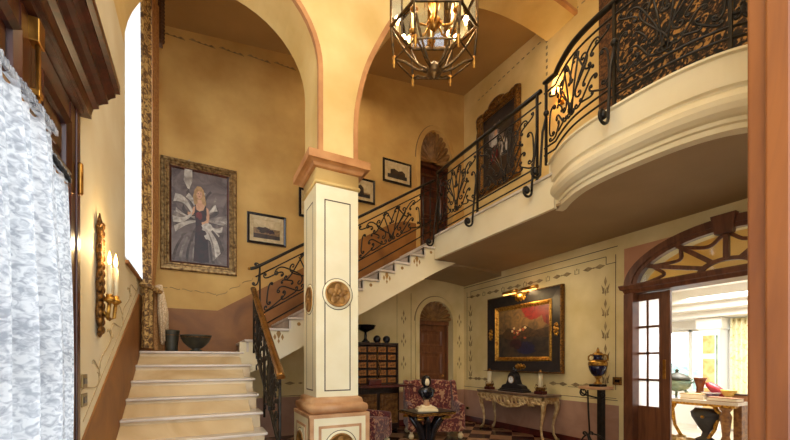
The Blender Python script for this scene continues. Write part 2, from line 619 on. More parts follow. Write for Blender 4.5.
# split into lower (cream) and upper (gold) parts, each outline notched by its door
low = [(-.7, 0), (LDX0, 0)] + arch_pts(lc, lh, 2.30, .47)[::-1] + [(LDX1, 0), (XR + .3, 0), (XR + .3, FL - .2), (-.7, FL - .2)]
struct(MB('lower_plaster').prism(low, 'y', YB, YB + .35).build('wall_back'))
uc, uh = (UDX0 + UDX1) / 2, (UDX1 - UDX0) / 2
up = [(-.7, FL - .2), (UDX0, FL - .2)] + arch_pts(uc, uh, 5.95, .72)[::-1] + [(UDX1, FL - .2), (XR + .3, FL - .2), (XR + .3, TOP), (-.7, TOP)]
wbu = struct(MB('gold_plaster').prism(up, 'y', YB, YB + .35).build('wall_back_upper'))
# cladding of the landing part in gold (the lower plaster would start under it)
MB('gold_plaster').prism([(-.7, LAND), (.55, LAND), (.55, 1.9), (3.6, FL - .2), (-.7, FL - .2)], 'y', YB - .006, YB).build('plaster_skin', wbu)
MB('dado_brown').prism([(-.7, LAND), (.5, LAND), (3.95, FL), (3.95, 4.46), (3.6, 4.33), (.27, 2.27), (-.7, 2.27)], 'y', YB - .014, YB - .007).build('dado', wbu)
MB('dado_brown').box(3.95, UDX0 - .1, YB - .014, YB - .007, FL, 4.46).build('dado', wbu)
# painted vine above the dado
v = MB('stencil')
def vine(x0, z0, x1, z1, n):
    for k in range(n):
        a, b = k / n, (k + .8) / n
        p0 = (x0 + (x1 - x0) * a, z0 + (z1 - z0) * a); p1 = (x0 + (x1 - x0) * b, z0 + (z1 - z0) * b)
        q = scroll2d('S', p0, p1, turns=.22, n=14)
        v.tube([(p[0], YB - .008, p[1]) for p in q], .006, 4)
vine(-.62, 2.62, .28, 2.56, 5)
vine(.25, 2.52, 1.3, 3.18, 5)
# the frieze of leaves high on the wall
def leafrow(x0, z0, x1, z1, n, s, y):
    for k in range(n):
        t = (k + .5) / n
        x, z = x0 + (x1 - x0) * t, z0 + (z1 - z0) * t
        for sg in (-1, 1):
            for dx, dzz in ((0, 0), (s * .9, s * .12)):
                v.flat([(x + sg * dx, z + dzz - s * .05), (x + sg * (dx + s * .5), z + s * .22 + dzz), (x + sg * (dx + s), z + dzz), (x + sg * (dx + s * .5), z - s * .1 + dzz)], 'y', y)
        v.flat([(x - s * 2, z - .008), (x + s * 2, z - .008), (x + s * 2, z + .004), (x - s * 2, z + .004)], 'y', y)
leafrow(-.65, 6.74, 2.1, 6.98, 6, .10, YB - .004)
v.build('painted_vine', wbu)

# shell tympana and casings are built with the doors further down
# right wall with the doorway to the dining room
ODY0, ODY1, OZ, ORISE = 1.04, 3.22, 2.445, .57
oc, oh = (ODY0 + ODY1) / 2, (ODY1 - ODY0) / 2
RY0 = .3
out = [(RY0, 0), (ODY0, 0)] + arch_pts(oc, oh, OZ, ORISE)[::-1] + [(ODY1, 0), (YB, 0), (YB, SOF + .2), (RY0, SOF + .2)]
wr = struct(MB('lower_plaster').prism(out, 'x', XR, XR + .3).build('wall_right'))
wru = struct(MB('arch_plaster').box(XR, XR + .3, RY0, YB, SOF + .2, TOP).build('wall_right_upper'))
# rose dado and the rose panel around the doorway
MB('dado_rose').prism([(3.42, 0), (YB - .01, 0), (YB - .01, .725), (3.42, .725)], 'x', XR - .008, XR).build('dado', wr)
ring = [(ODY1 + .12, 0), (ODY1 + .12, OZ + .62), (ODY0 - .4, OZ + .62), (ODY0 - .4, OZ)] + [(oc + (oh) * cos(PI - PI * i / 16), OZ + ORISE * sin(PI * i / 16)) for i in range(17)] + [(ODY1, 0)]
MB('rose_panel').prism(ring, 'x', XR - .006, XR).build('rose_panel', wr)
# baseboard
struct(MB('red_lacquer').box(XR - .02, XR, 3.45, YB, 0, .12).build('baseboard_right'))
struct(MB('red_lacquer').box(2.0, LDX0 - .1, YB - .02, YB, 0, .12).build('baseboard_back'))
# painted lines and stencils on the right wall
L = MB('line_dark')
def rl(y0, z0, y1, z1, wd=.006):
    if abs(y1 - y0) > abs(z1 - z0):
        L.prism([(y0, z0 - wd), (y1, z1 - wd), (y1, z1 + wd), (y0, z0 + wd)], 'x', XR - .003, XR)
    else:
        L.prism([(y0 - wd, z0), (y0 + wd, z0), (y1 + wd, z1), (y1 - wd, z1)], 'x', XR - .003, XR)
rl(3.44, 3.14, YB, 3.14); rl(3.44, .80, YB, .80, .005); rl(3.5, .96, 4.3, .96, .004)
for yy in (3.47, YB - .12):
    rl(yy, .96, yy, 3.02, .005)
rl(3.62, 3.02, YB - .26, 3.02, .005); rl(3.62, 2.9, 3.62, 3.02, .005); rl(3.47, 2.9, 3.62, 2.9, .005)
rl(YB - .26, 2.9, YB - .26, 3.02, .005); rl(YB - .26, 2.9, YB - .12, 2.9, .005)
rl(3.46, .83, 3.72, .83, .004); rl(3.72, .7, 3.72, .95, .004)
L.build('painted_lines', wr)
L = MB('stencil')
def diamond(y, z, a, b):
    L.flat([(y - a, z), (y, z - b), (y + a, z), (y, z + b)], 'x', XR - .004)
def motif_h(y, z):
    diamond(y - .10, z, .095, .038); diamond(y + .10, z, .095, .038); diamond(y, z, .03, .015)
def motif_v(y, z):
    diamond(y, z + .09, .024, .08); diamond(y, z - .08, .014, .06)
    for sg in (-1, 1):
        L.flat([(y + sg * .015, z - .03), (y + sg * .07, z + .05), (y + sg * .045, z - .06)], 'x', XR - .004)
        L.flat([(y + sg * .015, z + .0), (y + sg * .06, z - .09), (y + sg * .02, z - .10)], 'x', XR - .004)
for px_ in (475, 493, 514, 535, 562, 594):
    motif_h(PX(px_, 280, X=XR).y, 2.89)
for px_ in (484, 503, 525, 548, 577):
    y = PX(px_, 280, X=XR).y
    for sg in (-1, 1):
        L.flat([(y + sg * .03, 2.85), (y + sg * .045, 2.85), (y + sg * .045, 2.93), (y + sg * .03, 2.93)], 'x', XR - .004)
    L.flat([(y - .045, 2.85), (y + .045, 2.85), (y + .045, 2.86), (y - .045, 2.86)], 'x', XR - .004)
    diamond(y, 2.93, .015, .025)
for z in (2.55, 2.2, 1.85, 1.5, 1.15):
    motif_v(3.63, z); motif_v(YB - .25, z)
for y in (4.05, 4.5, 6.5, 6.8):
    motif_h(y, 1.0)
L.build('stencil', wr)
# stencils beside the lower arched door on the back wall
L = MB('stencil')
def bdiamond(x, z, a, b):
    L.flat([(x - a, z), (x, z - b), (x + a, z), (x, z + b)], 'y', YB - .004)
for x in (3.95, XR - .14):
    for z in (2.35, 1.85, 1.35):
        bdiamond(x, z + .09, .022, .08); bdiamond(x, z - .09, .014, .06); bdiamond(x - .045, z - .02, .02, .05); bdiamond(x + .045, z - .02, .02, .05)
for k in range(5):
    x = 1.5 + k * .45
    bdiamond(x, .98, .1, .035); bdiamond(x + .2, .98, .05, .02)
for x0, x1 in ((4.13, 4.145), (3.78, 3.79)):
    L.flat([(x0, .75), (x1, .75), (x1, 2.9), (x0, 2.9)], 'y', YB - .004)
L.flat([(1.0, .735), (LDX0 - .12, .735), (LDX0 - .12, .75), (1.0, .75)], 'y', YB - .004)
wb = bpy.data.objects['wall_back']
L.build('stencil', wb)
MB('dado_rose').box(-.6, LDX0 - .11, YB - .008, YB, 0, .725).build('dado', wb)
MB('dado_rose').box(LDX1 + .11, XR, YB - .008, YB, 0, .725).build('dado', wb)

# arcade wall carried by the pillar: round arch over the stair, wide rampant arch to the right
PXL, PXR = 1.185, 1.655
lar = [(.243 + .942 * cos(PI * i / 24), 4.70 + .942 * sin(PI * i / 24)) for i in range(25)]
ramp_raw = [(1.655, 3.72), (1.655, 4.2), (1.69, 4.5), (1.80, 4.92), (2.005, 5.37), (2.214, 5.74), (2.55, 6.2), (3.0, 6.65), (3.6, 7.0), (4.3, 7.2), (5.0, 7.26), (5.6, 7.22)]
def smooth_path(P, n=5):
    out = []
    for i in range(len(P) - 1):
        p0 = Vector(P[max(i - 1, 0)]); p1 = Vector(P[i]); p2 = Vector(P[i + 1]); p3 = Vector(P[min(i + 2, len(P) - 1)])
        for k in range(n):
            t = k / n
            out.append(tuple(.5 * ((2 * p1) + (p2 - p0) * t + (2 * p0 - 5 * p1 + 4 * p2 - p3) * t * t + (3 * p1 - p0 - 3 * p2 + p3) * t ** 3)))
    out.append(tuple(P[-1]))
    return out
ramp = smooth_path(ramp_raw, 4)
outl = [(XL, TOP), (XL, 4.70)] + lar[::-1][1:] + [(PXL, 3.72)] + ramp + [(XR, TOP)]
wa = struct(MB('arch_plaster').prism(outl, 'y', AY0, AY1).build('wall_arcade'))
def band(path, wd, y0, y1, name):
    b = MB('terracotta')
    n = len(path)
    offs = []
    for i in range(n):
        p0 = Vector(path[max(i - 1, 0)][:2]); p1 = Vector(path[min(i + 1, n - 1)][:2])
        t = (p1 - p0).normalized()
        offs.append(Vector((-t.y, t.x)))
    return path, offs
def trim_band(path, wd, num, sign):
    b = MB('terracotta')
    n = len(path)
    F0, F1, I1 = [], [], []
    for i in range(n):
        p0 = Vector(path[max(i - 1, 0)]); p1 = Vector(path[min(i + 1, n - 1)])
        t = (p1 - p0).normalized()
        o = Vector((-t.y, t.x)) * sign
        a = path[i]
        q = (a[0] + o.x * wd, a[1] + o.y * wd)
        s = (a[0] - o.x * .004, a[1] - o.y * .004)
        F0.append(b.V((s[0], AY0 - .006, s[1]))); F1.append(b.V((q[0], AY0 - .006, q[1]))); I1.append(b.V((s[0], AY0 + .05, s[1])))
    for i in range(n - 1):
        b.face([F0[i], F0[i + 1], F1[i + 1], F1[i]])
        b.face([F0[i], F0[i + 1], I1[i + 1], I1[i]])
    return struct(b.build(f'trim_{num}'))
trim_band([(PXL, 3.73), (PXL, 4.2)] + lar, .05, 1, -1)
trim_band(ramp, .055, 2, 1)
# ceilings
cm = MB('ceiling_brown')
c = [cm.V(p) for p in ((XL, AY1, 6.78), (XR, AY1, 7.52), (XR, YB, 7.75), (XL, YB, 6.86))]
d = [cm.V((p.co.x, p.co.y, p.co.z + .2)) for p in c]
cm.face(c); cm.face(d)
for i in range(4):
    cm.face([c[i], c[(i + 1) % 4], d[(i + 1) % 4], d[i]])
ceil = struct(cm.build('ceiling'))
struct(MB('arch_plaster').box(XL - T, XR + .3, -1.6, AY1 - .02, TOP, TOP + .2).build('ceiling_hall'))
# dotted line under the ceiling on the upper right wall
L = MB('stencil')
for k in range(22):
    y = AY1 - .9 + k * .13
    if y > YB - .1: break
    L.flat([(y, 7.3), (y + .07, 7.3 + .006), (y + .07, 7.33), (y, 7.325)], 'x', XR - .004)
for k in range(12):
    z = 7.2 - k * .12
    L.flat([(4.72, z), (4.76, z), (4.76, z + .06), (4.72, z + .06)], 'x', XR - .004)
L.build('stencil', wru)

# gallery slab: straight edge over the stair, shallow bow towards the hall
bow_raw = [(3.82, 3.17), (3.70, 2.99), (3.575, 2.72), (3.525, 2.43), (3.525, 2.136), (3.563, 1.77), (3.65, 1.5), (3.784, 1.313), (4.05, 1.1), (4.5, .93), (5.6, .85)]
bow = smooth_path(bow_raw, 5)
plan = [(XR, YB), (3.84, YB), (3.84, 3.20)] + [(x + .12, y) for x, y in bow[4:]] 
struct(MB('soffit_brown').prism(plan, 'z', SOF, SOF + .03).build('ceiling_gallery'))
gal = MB('balcony_cream').prism([(XR, YB), (3.86, YB), (3.86, 3.20)] + [(x + .12, y) for x, y in bow[4:]], 'z', SOF + .03, FL)
gs = struct(gal.build('floor_gallery'))
# straight fascia with a slim nosing
f = MB('balcony_cream')
f.box(3.81, 3.86, 3.12, 5.72, SOF - .02, FL)
f.use('marble').box(3.78, 3.86, 3.12, 5.72, FL, FL + .03)
f.build('fascia', gs)
# moulded bow front
prof = [(u, SOF + z) for u, z in ((-.12, -.01), (-.02, -.01), (-.02, .035), (.0, .045), (.0, .08), (.025, .09), (.06, .12), (.08, .165), (.082, .21), (.065, .255), (.045, .28), (.05, .295), (.072, .31), (.075, .54), (.10, .55), (.10, .57), (-.12, .57))]
inner = [(x + .085, y) for x, y in bow]
inner[0] = (3.90, 3.19)
MB('balcony_cream').sweep(inner, prof).build('bow_cornice', gs)

# dropped soffit at the back of the passage
db = MB('soffit_brown')
arcp = [(3.86, SOF)] + [(3.86 + (XR - 3.86) * i / 12, SOF - .10 + .07 * sin(PI * i / 12)) for i in range(13)] + [(XR, SOF)]
struct(db.prism(arcp, 'y', 5.9, YB - .01).build('trim_3'))
# wooden jamb of the doorway the view is taken from
j = MB('jamb_wood').box(1.3, 1.42, .12, .45, 0, 4.2)
j.box(1.285, 1.3, .16, .20, 0, 4.2); j.box(1.285, 1.3, .36, .41, 0, 4.2)
struct(j.build('trim_4', bev=.006))
struct(MB('left_plaster').box(1.42, XR + .3, .12, .3, 0, TOP).build('wall_front'))
# ---------------------------------------------------------------- lower stair
st = thing('marble_staircase', 'pale marble staircase climbing beside the left wall to the landing', 'staircase', (0, 0, 0))
RIS, TRD = .175, .33
sx0, sx1 = -.686, .63
for i in range(9):
    zt = LAND - i * RIS
    yn = 5.72 - i * TRD
    zb = max(zt - RIS, 0)
    r_ = sx1 if i else .555
    dp = TRD if i else .02
    s = MB('marble_riser').box(sx0, r_ - .03, yn + .03, yn + .03 + dp + .03, 0 if zt < .3 else zb - .02, zt - .032).build('riser', st)
    MB('marble').box(sx0, r_, yn, yn + dp + .05, zt - .028, zt).build('tread', st, bev=.006)
MB('marble_riser').prism([(5.72 + .05, 0), (5.72 + .05, LAND - .06), (5.72 - 8 * TRD + .05, LAND - .04 - 8 * RIS), (5.72 - 8 * TRD + .05, 0)], 'x', sx0, .55 - .04).build('stair_body', st)
ld = thing('stair_landing', 'pale stair landing below the portrait of the woman', 'landing', (0, 0, 0))
MB('marble').box(XL + .015, .555, 5.795, YB - .02, LAND - .12, LAND).build('landing_slab', ld)

# upper flight along the back wall
uf = thing('upper_staircase', 'upper stair flight rising along the back wall to the gallery, stencilled cream side', 'staircase', (0, 0, 0))
UR, UT, UX = (FL - LAND) / 12, .30, .59
side = [(UX - .1, LAND - .35)]
for i in range(12):
    x = UX + UT * i
    z = LAND + UR * (i + 1)
    x1 = x + UT if i < 11 else 3.83
    MB('marble').box(x - .03, x1, 5.69, YB - .02, z - .035, z).build('tread', uf, bev=.005)
    MB('marble').box(x, x + .03, 5.73, YB - .02, z - UR, z - .03).build('riser', uf)
    side += [(x, z - UR - (.0 if i else .0)), (x, z - .036)]
side += [(3.83, FL - .036), (3.83, SOF - .15), (3.64, 2.90), (.985, 1.385), (.5, 1.18)]
side[0] = (.5, LAND - .02)
sg_ = MB('balcony_cream')
bz = lambda x: max(1.18, 1.385 + .575 * (x - .985))
for i in range(11):
    xa, xb = (UX + UT * i if i else .5), min(UX + UT * (i + 1), 3.838)
    zt_ = LAND + UR * (i + 1) - .034
    sg_.prism([(xa, bz(xa)), (xb, bz(xb)), (xb, zt_), (xa, zt_)], 'y', 5.735, 5.80)
sg_.prism([(3.838, bz(3.838)), (4.3, SOF - .022), (3.838, SOF - .022)], 'y', 5.735, 5.80)
sg_.build('stringer', uf)
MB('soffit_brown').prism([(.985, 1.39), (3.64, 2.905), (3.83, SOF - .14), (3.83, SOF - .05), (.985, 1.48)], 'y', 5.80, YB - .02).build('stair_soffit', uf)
MB('dado_brown').prism([(.6, LAND), (3.9, FL), (3.9, FL + .2), (.6, LAND + .2)], 'y', YB - .04, YB - .016).build('skirting', uf)
fl = MB('stencil_gold')
for i in range(1, 12):
    x = UX + UT * i + .15
    z = LAND + UR * (i + .45)
    if i % 2:
        for a, b, dx, dzz in ((.035, .085, 0, .02), (.022, .05, -.055, -.03), (.022, .05, .055, -.03), (.018, .04, 0, -.09)):
            fl.flat([(x + dx - a, z + dzz), (x + dx, z + dzz - b), (x + dx + a, z + dzz), (x + dx, z + dzz + b)], 'y', 5.733)
    else:
        fl.flat([(x + .03 * cos(k * PI / 4), z + .03 * sin(k * PI / 4)) for k in range(8)], 'y', 5.733)
fl.build('stencil', uf)
# squared block where the upper flight starts beside the landing
# ---------------------------------------------------------------- lower balustrade
RX = .68
lb = thing('stair_balustrade', 'lower stair balustrade of black scrolls with a polished brass handrail', 'railing', (RX, 3.6, 0))
pth = Path3([(0, 5.66 - 3.6, 1.62), (0, 3.66 - 3.6, 1.62 - 2.0 * .57)])   # bottom bar line, 0.1 over the nosings
P = pth
h_ = .79
rail = [P.at(0, h_ + .0) + Vector((0, .05, .03))] + P.run(0, P.len, h_) + [P.at(P.len, h_) + Vector((0, -.04, -.022))]
mb = MB('handrail_brass')
rp = [(-.034, -.022), (.034, -.022), (.04, 0), (.034, .018), (.015, .028), (-.015, .028), (-.034, .018), (-.04, 0)]
def rail_sweep(mb, pts, prof, sideways=Vector((1, 0, 0))):
    rings = []
    for i, p in enumerate(pts):
        t = (pts[min(i + 1, len(pts) - 1)] - pts[max(i - 1, 0)]).normalized()
        sd = t.cross(Vector((0, 0, 1))).normalized()
        upv = sd.cross(t).normalized()
        rings.append([mb.V(p + sd * a + upv * b) for a, b in prof])
    for a, b in zip(rings, rings[1:]):
        for k in range(len(prof)):
            mb.face([a[k], a[(k + 1) % len(prof)], b[(k + 1) % len(prof)], b[k]], True)
    mb.face(rings[0][::-1]); mb.face(rings[-1])
rail_sweep(mb, rail, rp)
mb.build('handrail', lb)
for t in (.03, h_ - .09):
    MB('iron').tube(P.run(0, P.len, t), .011, 5).build('bar', lb)
for s_ in (.02, P.len * .5, P.len - .03):
    lo_ = -.32 if s_ > 1 else -.1
    MB('iron').tube([P.at(s_, lo_), P.at(s_, h_ - .02)], .014, 5).build('post', lb)
# end post runs to the floor at the foot
MB('iron').tube([P.at(P.len - .03, -.3), Vector((0, 3.66 - 3.6 + .03, .0))], .014, 5).build('post', lb)
MB('iron_gold').lathe([(.02, -.03), (.03, 0), (.02, .03)], 8, P.at(P.len - .03, -.02)).build('knob', lb)
iron_panel(lb, P, .05, P.len * .5 - .03, .04, h_ - .1, .010)
iron_panel(lb, P, P.len * .5 + .03, P.len - .06, .04, h_ - .1, .010)
for s_ in (.35, 1.25):
    q = scroll2d('S', (s_, -.14), (s_ + .16, .02), turns=.8)
    MB('iron').tube([P.at(a, b) for a, b in q], .010, 5).build('foot_scroll', lb)

# ---------------------------------------------------------------- upper balustrade
ub = thing('stair_balustrade', 'black iron balustrade of scrolls climbing the upper flight behind the pillar', 'railing', (.62, 5.77, 0))
o_ = Vector((.62, 5.77, 0))
SLP = .635
P = Path3([Vector((.72, 5.77, 1.98)) - o_, Vector((3.78, 5.77, 1.98 + 3.06 * SLP)) - o_])
h_ = .78
mb = MB('iron')
rail_sweep(mb, [P.at(0, h_) + Vector((-.07, 0, -.02))] + P.run(0, P.len, h_) + [P.at(P.len, h_) + Vector((.05, 0, .03))], [(a * .7, b * .8) for a, b in rp])
mb.build('handrail', ub)
for t in (-.12, .06, h_ - .13):
    MB('iron').tube(P.run(0, P.len, t), .011, 5).build('bar', ub)
kx = 1.1846
sl4 = (.06 * kx, 1.58 * kx, 2.88 * kx)
for s_ in sl4 + (P.len - .04,):
    MB('iron').tube([P.at(s_, -.22), P.at(s_, h_ - .02)], .012, 5).build('post', ub)
for a, b in zip(sl4, sl4[1:]):
    iron_panel(ub, P, a + .03, b - .03, .08, h_ - .14, .011)
q = scroll2d('C', (-.06, h_ - .28), (-.03, h_ + .0), turns=1.2)
MB('iron').tube([P.at(.08) + Vector((a - .04, 0, b)) for a, b in q], .011, 5).build('volute', ub)
MB('brass').ball(P.at(0, h_) + Vector((-.09, 0, -.02)), .022).build('knob', ub)

# ---------------------------------------------------------------- gallery balustrade, straight run
gb = thing('gallery_balustrade', 'straight iron balustrade along the gallery edge beside the upper ornate picture', 'railing', (3.86, 5.7, FL))
o_ = Vector((3.86, 5.7, FL))
P = Path3([Vector((3.86, 5.72, FL + .10)) - o_, Vector((3.86, 3.36, FL + .10)) - o_])
h_ = 1.09
mb = MB('iron')
rail_sweep(mb, P.run(0, P.len, h_), [(a * .75, b * .8) for a, b in rp])
mb.build('handrail', gb)
for t in (.02, .14, h_ - .15):
    MB('iron').tube(P.run(0, P.len, t), .012, 5).build('bar', gb)
posts = (.03, 1.13, P.len - .06)
for s_ in posts:
    MB('iron').box(-.014, .014, -.014, .014, -.09, h_).build('post', gb).location = P.at(s_)
    q = scroll2d('C', (0.0, .05), (-.06, -.30), turns=.9, flip=True)
    # scrolled bracket that hooks over the fascia
    br = [Vector((P.at(s_).x + .0, P.at(s_).y, .75)), Vector((P.at(s_).x - .05, P.at(s_).y, .4)), Vector((P.at(s_).x - .09, P.at(s_).y, .05)), Vector((P.at(s_).x - .10, P.at(s_).y, -.1))]
    cx, cz = P.at(s_).x - .10 - .085, -.10
    for k in range(20):
        a = -k * .36
        rr = .085 * (1 - k / 26)
        br.append(Vector((cx + rr * cos(a), P.at(s_).y, cz + rr * sin(a))))
    MB('iron').tube(br, .016, 6).build('bracket', gb)
    MB('iron').ball((cx, P.at(s_).y, cz), .04).build('rosette', gb)
iron_panel(gb, P, .06, 1.10, .16, h_ - .16, .0105)
iron_panel(gb, P, 1.16, P.len - .10, .16, h_ - .16, .0105)

# bowed balustrade over the hall
wb_ = thing('bowed_balustrade', 'bowed black iron balustrade on the rounded gallery front before the tapestry', 'railing', (3.9, 2.3, FL + .19))
o_ = Vector((3.9, 2.3, FL + .19))
bp = [Vector((3.84, 3.29, FL + .29)) - o_] + [Vector((x + .05, y, FL + .29)) - o_ for i, (x, y) in enumerate(bow[2:-12])]
P = Path3(bp)
h_ = .94
mb = MB('iron')
rail_sweep(mb, P.run(0, P.len, h_, 24), [(a * .8, b * .8) for a, b in rp])
mb.build('handrail', wb_)
for t in (.03, .12, h_ - .13):
    MB('iron').tube(P.run(0, P.len, t, 24), .012, 5).build('bar', wb_)
nP = 3
s_list = [.03, 1.12, 1.98, P.len - .06]
for s_ in s_list:
    p = P.at(s_)
    MB('iron').box(-.013, .013, -.013, .013, -.1, h_).build('post', wb_).location = p
for s_ in s_list[:2]:
    p = P.at(s_)
    tn = (P.at(s_ + .02) - P.at(s_ - .02)).normalized()
    ou = Vector((tn.y, -tn.x, 0))
    br = [p + Vector((0, 0, .5)), p + ou * .06 + Vector((0, 0, .3)), p + ou * .09 + Vector((0, 0, -.05)), p + ou * .10 + Vector((0, 0, -.2))]
    c0 = p + ou * .185 + Vector((0, 0, -.22))
    for k in range(20):
        a = PI + k * .36
        rr = .085 * (1 - k / 26)
        br.append(c0 + ou * (rr * cos(a)) + Vector((0, 0, rr * sin(a))))
    MB('iron').tube(br, .016, 6).build('bracket', wb_)
    MB('iron').ball(c0, .04).build('rosette', wb_)
    MB('iron').ball(p + Vector((0, 0, .55)), .035).build('knob', wb_)
for a, b in zip(s_list, s_list[1:]):
    iron_panel(wb_, P, a + .03, b - .03, .14, h_ - .14, .0105)

# ---------------------------------------------------------------- pillar
e0 = 0
pl = thing('square_pillar', 'square cream pillar with gilt rosettes carrying the arches', 'pillar', (1.41, 4.49, 0))
x0, x1, y0, y1 = 1.155 - 1.41, 1.66 - 1.41, 4.12 - 4.49, 4.67 - 4.49
MB('pillar_cream').tiers(x0, x1, y0, y1, [(0, .10), (.775, .10)]).build('plinth', pl)
MB('rose_stone').tiers(x0, x1, y0, y1, [(.0, .115), (.1, .115), (.105, .105)]).build('skirting', pl)
e = .103
for (ax0, ax1, ay0, ay1) in ((x0 - e, x0 - e + .05, y0 - e, y0 - e + .004), (x1 + e - .05, x1 + e, y0 - e, y0 - e + .004)):
    MB('rose_stone').box(ax0, ax1, ay0, ay1, .1, .775).build('plinth_edge', pl)
MB('rose_stone').tiers(x0, x1, y0, y1, [(.765, .104), (.805, .104)]).build('plinth_edge', pl)
MB('rose_stone').box(x0 - e, x0 - e + .004, y0 - e, y0 - e + .05, .1, .775).build('plinth_edge', pl)
# base moulding: white fillet, torus, scotia
MB('rose_stone').tiers(x0, x1, y0, y1, [(.805, .06), (.82, .075), (.845, .088), (.875, .09), (.905, .08), (.915, .055), (.92, .045), (.945, .042), (.97, .035), (.985, .012), (.99, 0)], True).build('base_moulding', pl)
MB('pillar_cream').tiers(x0, x1, y0, y1, [(.98, 0), (3.42, 0)]).build('shaft', pl)
cp = MB('arch_plaster').tiers(x0, x1, y0, y1, [(3.40, 0.002), (3.405, .018), (3.425, .022), (3.445, .012), (3.45, .004), (3.575, .004)], True)
cp.use('terracotta').tiers(x0, x1, y0, y1, [(3.575, .01), (3.585, .035), (3.615, .05), (3.63, .075), (3.635, .11), (3.72, .112)])
cp.build('capital', pl)
def frame_lines(mb, fx0, fx1, z0, z1, wd, face):
    for a, b, c, d in ((fx0, fx1, z0, z0 + wd), (fx0, fx1, z1 - wd, z1), (fx0, fx0 + wd, z0, z1), (fx1 - wd, fx1, z0, z1)):
        if face == 'f':
            mb.flat([(a, c), (b, c), (b, d), (a, d)], 'y', y0 - .002)
        else:
            mb.flat([(a, c), (b, c), (b, d), (a, d)], 'x', x0 - .002)
ml = MB('line_dark')
frame_lines(ml, x0 + .095, x1 - .095, 1.055, 3.24, .013, 'f')
frame_lines(ml, y0 + .13, y1 - .13, 1.055, 3.24, .013, 's')
ml.build('painted_lines', pl)
def medallion(c, r, axis, sy=1.0):
    t = thing
    m = MB('pillar_cream')
    def pt(u, v, d):
        return (c[0] + u, c[1] - d, c[2] + v * sy) if axis == 'y' else (c[0] - d, c[1] + u, c[2] + v * sy)
    def rosette(mm, prof, n=28):
        rings = [[mm.V(pt(rr * cos(2 * PI * i / n), rr * sin(2 * PI * i / n), d)) for i in range(n)] for rr, d in prof]
        for a, b in zip(rings, rings[1:]):
            for i in range(n):
                mm.face([a[i], a[(i + 1) % n], b[(i + 1) % n], b[i]], True)
        mm.face(rings[-1])
    rosette(m.use('line_dark'), [(r * 1.22, .001), (r * 1.22, .003), (r * 1.17, .003)])
    rosette(m.use('pillar_cream'), [(r * 1.17, .002), (r * 1.17, .004), (r, .004)])
    rosette(m.use('gilt_flat'), [(r, .004), (r * .98, .018), (r * .88, .02), (r * .84, .01), (r * .3, .008), (0.001, .008)])
    m.build('rosette_disc', pl)
    p = MB('gilt_flat')
    for k in range(5):
        a = 2 * PI * k / 5 + PI / 2
        for rr, sz in ((r * .52, r * .3), (r * .28, r * .2)):
            a2 = a + (PI / 5 if rr < r * .4 else 0)
            pts = []
            for i in range(12):
                b = 2 * PI * i / 12
                u, v = rr + sz * cos(b), sz * .85 * sin(b)
                pts.append(pt(u * cos(a2) - v * sin(a2), u * sin(a2) + v * cos(a2), .016))
            ctr = pt(rr * cos(a2), rr * sin(a2), .026 + (.01 if rr < r * .4 else 0))
            vs = [p.V(q) for q in pts]
            cv = p.V(ctr)
            for i in range(12):
                p.face([vs[i], vs[(i + 1) % 12], cv], True)
    p.ball(pt(0, 0, .02), r * .13)
    p.build('rosette', pl)
xm, ym = (x0 + x1) / 2, (y0 + y1) / 2
medallion((xm, y0 - .002, 2.17), .15, 'y')
medallion((x0 - .002, ym, 2.13), .15, 'x')
def pan(axis):
    m = MB('rose_stone')
    if axis == 'y':
        m.box(x0 + .0, x1 - .0, y0 - .106, y0 - .098, .16, .68)
        m.use('pillar_cream').box(x0 + .03, x1 - .03, y0 - .109, y0 - .098, .19, .65)
    else:
        m.box(x0 - .106, x0 - .098, y0 + .05, y1 - .05, .16, .68)
        m.use('pillar_cream').box(x0 - .109, x0 - .098, y0 + .09, y1 - .09, .2, .65)
    m.build('plinth_panel', pl)
pan('y'); pan('x')
medallion((xm, y0 - .109, .43), .16, 'y')
medallion((x0 - .109, ym, .43), .16, 'x')
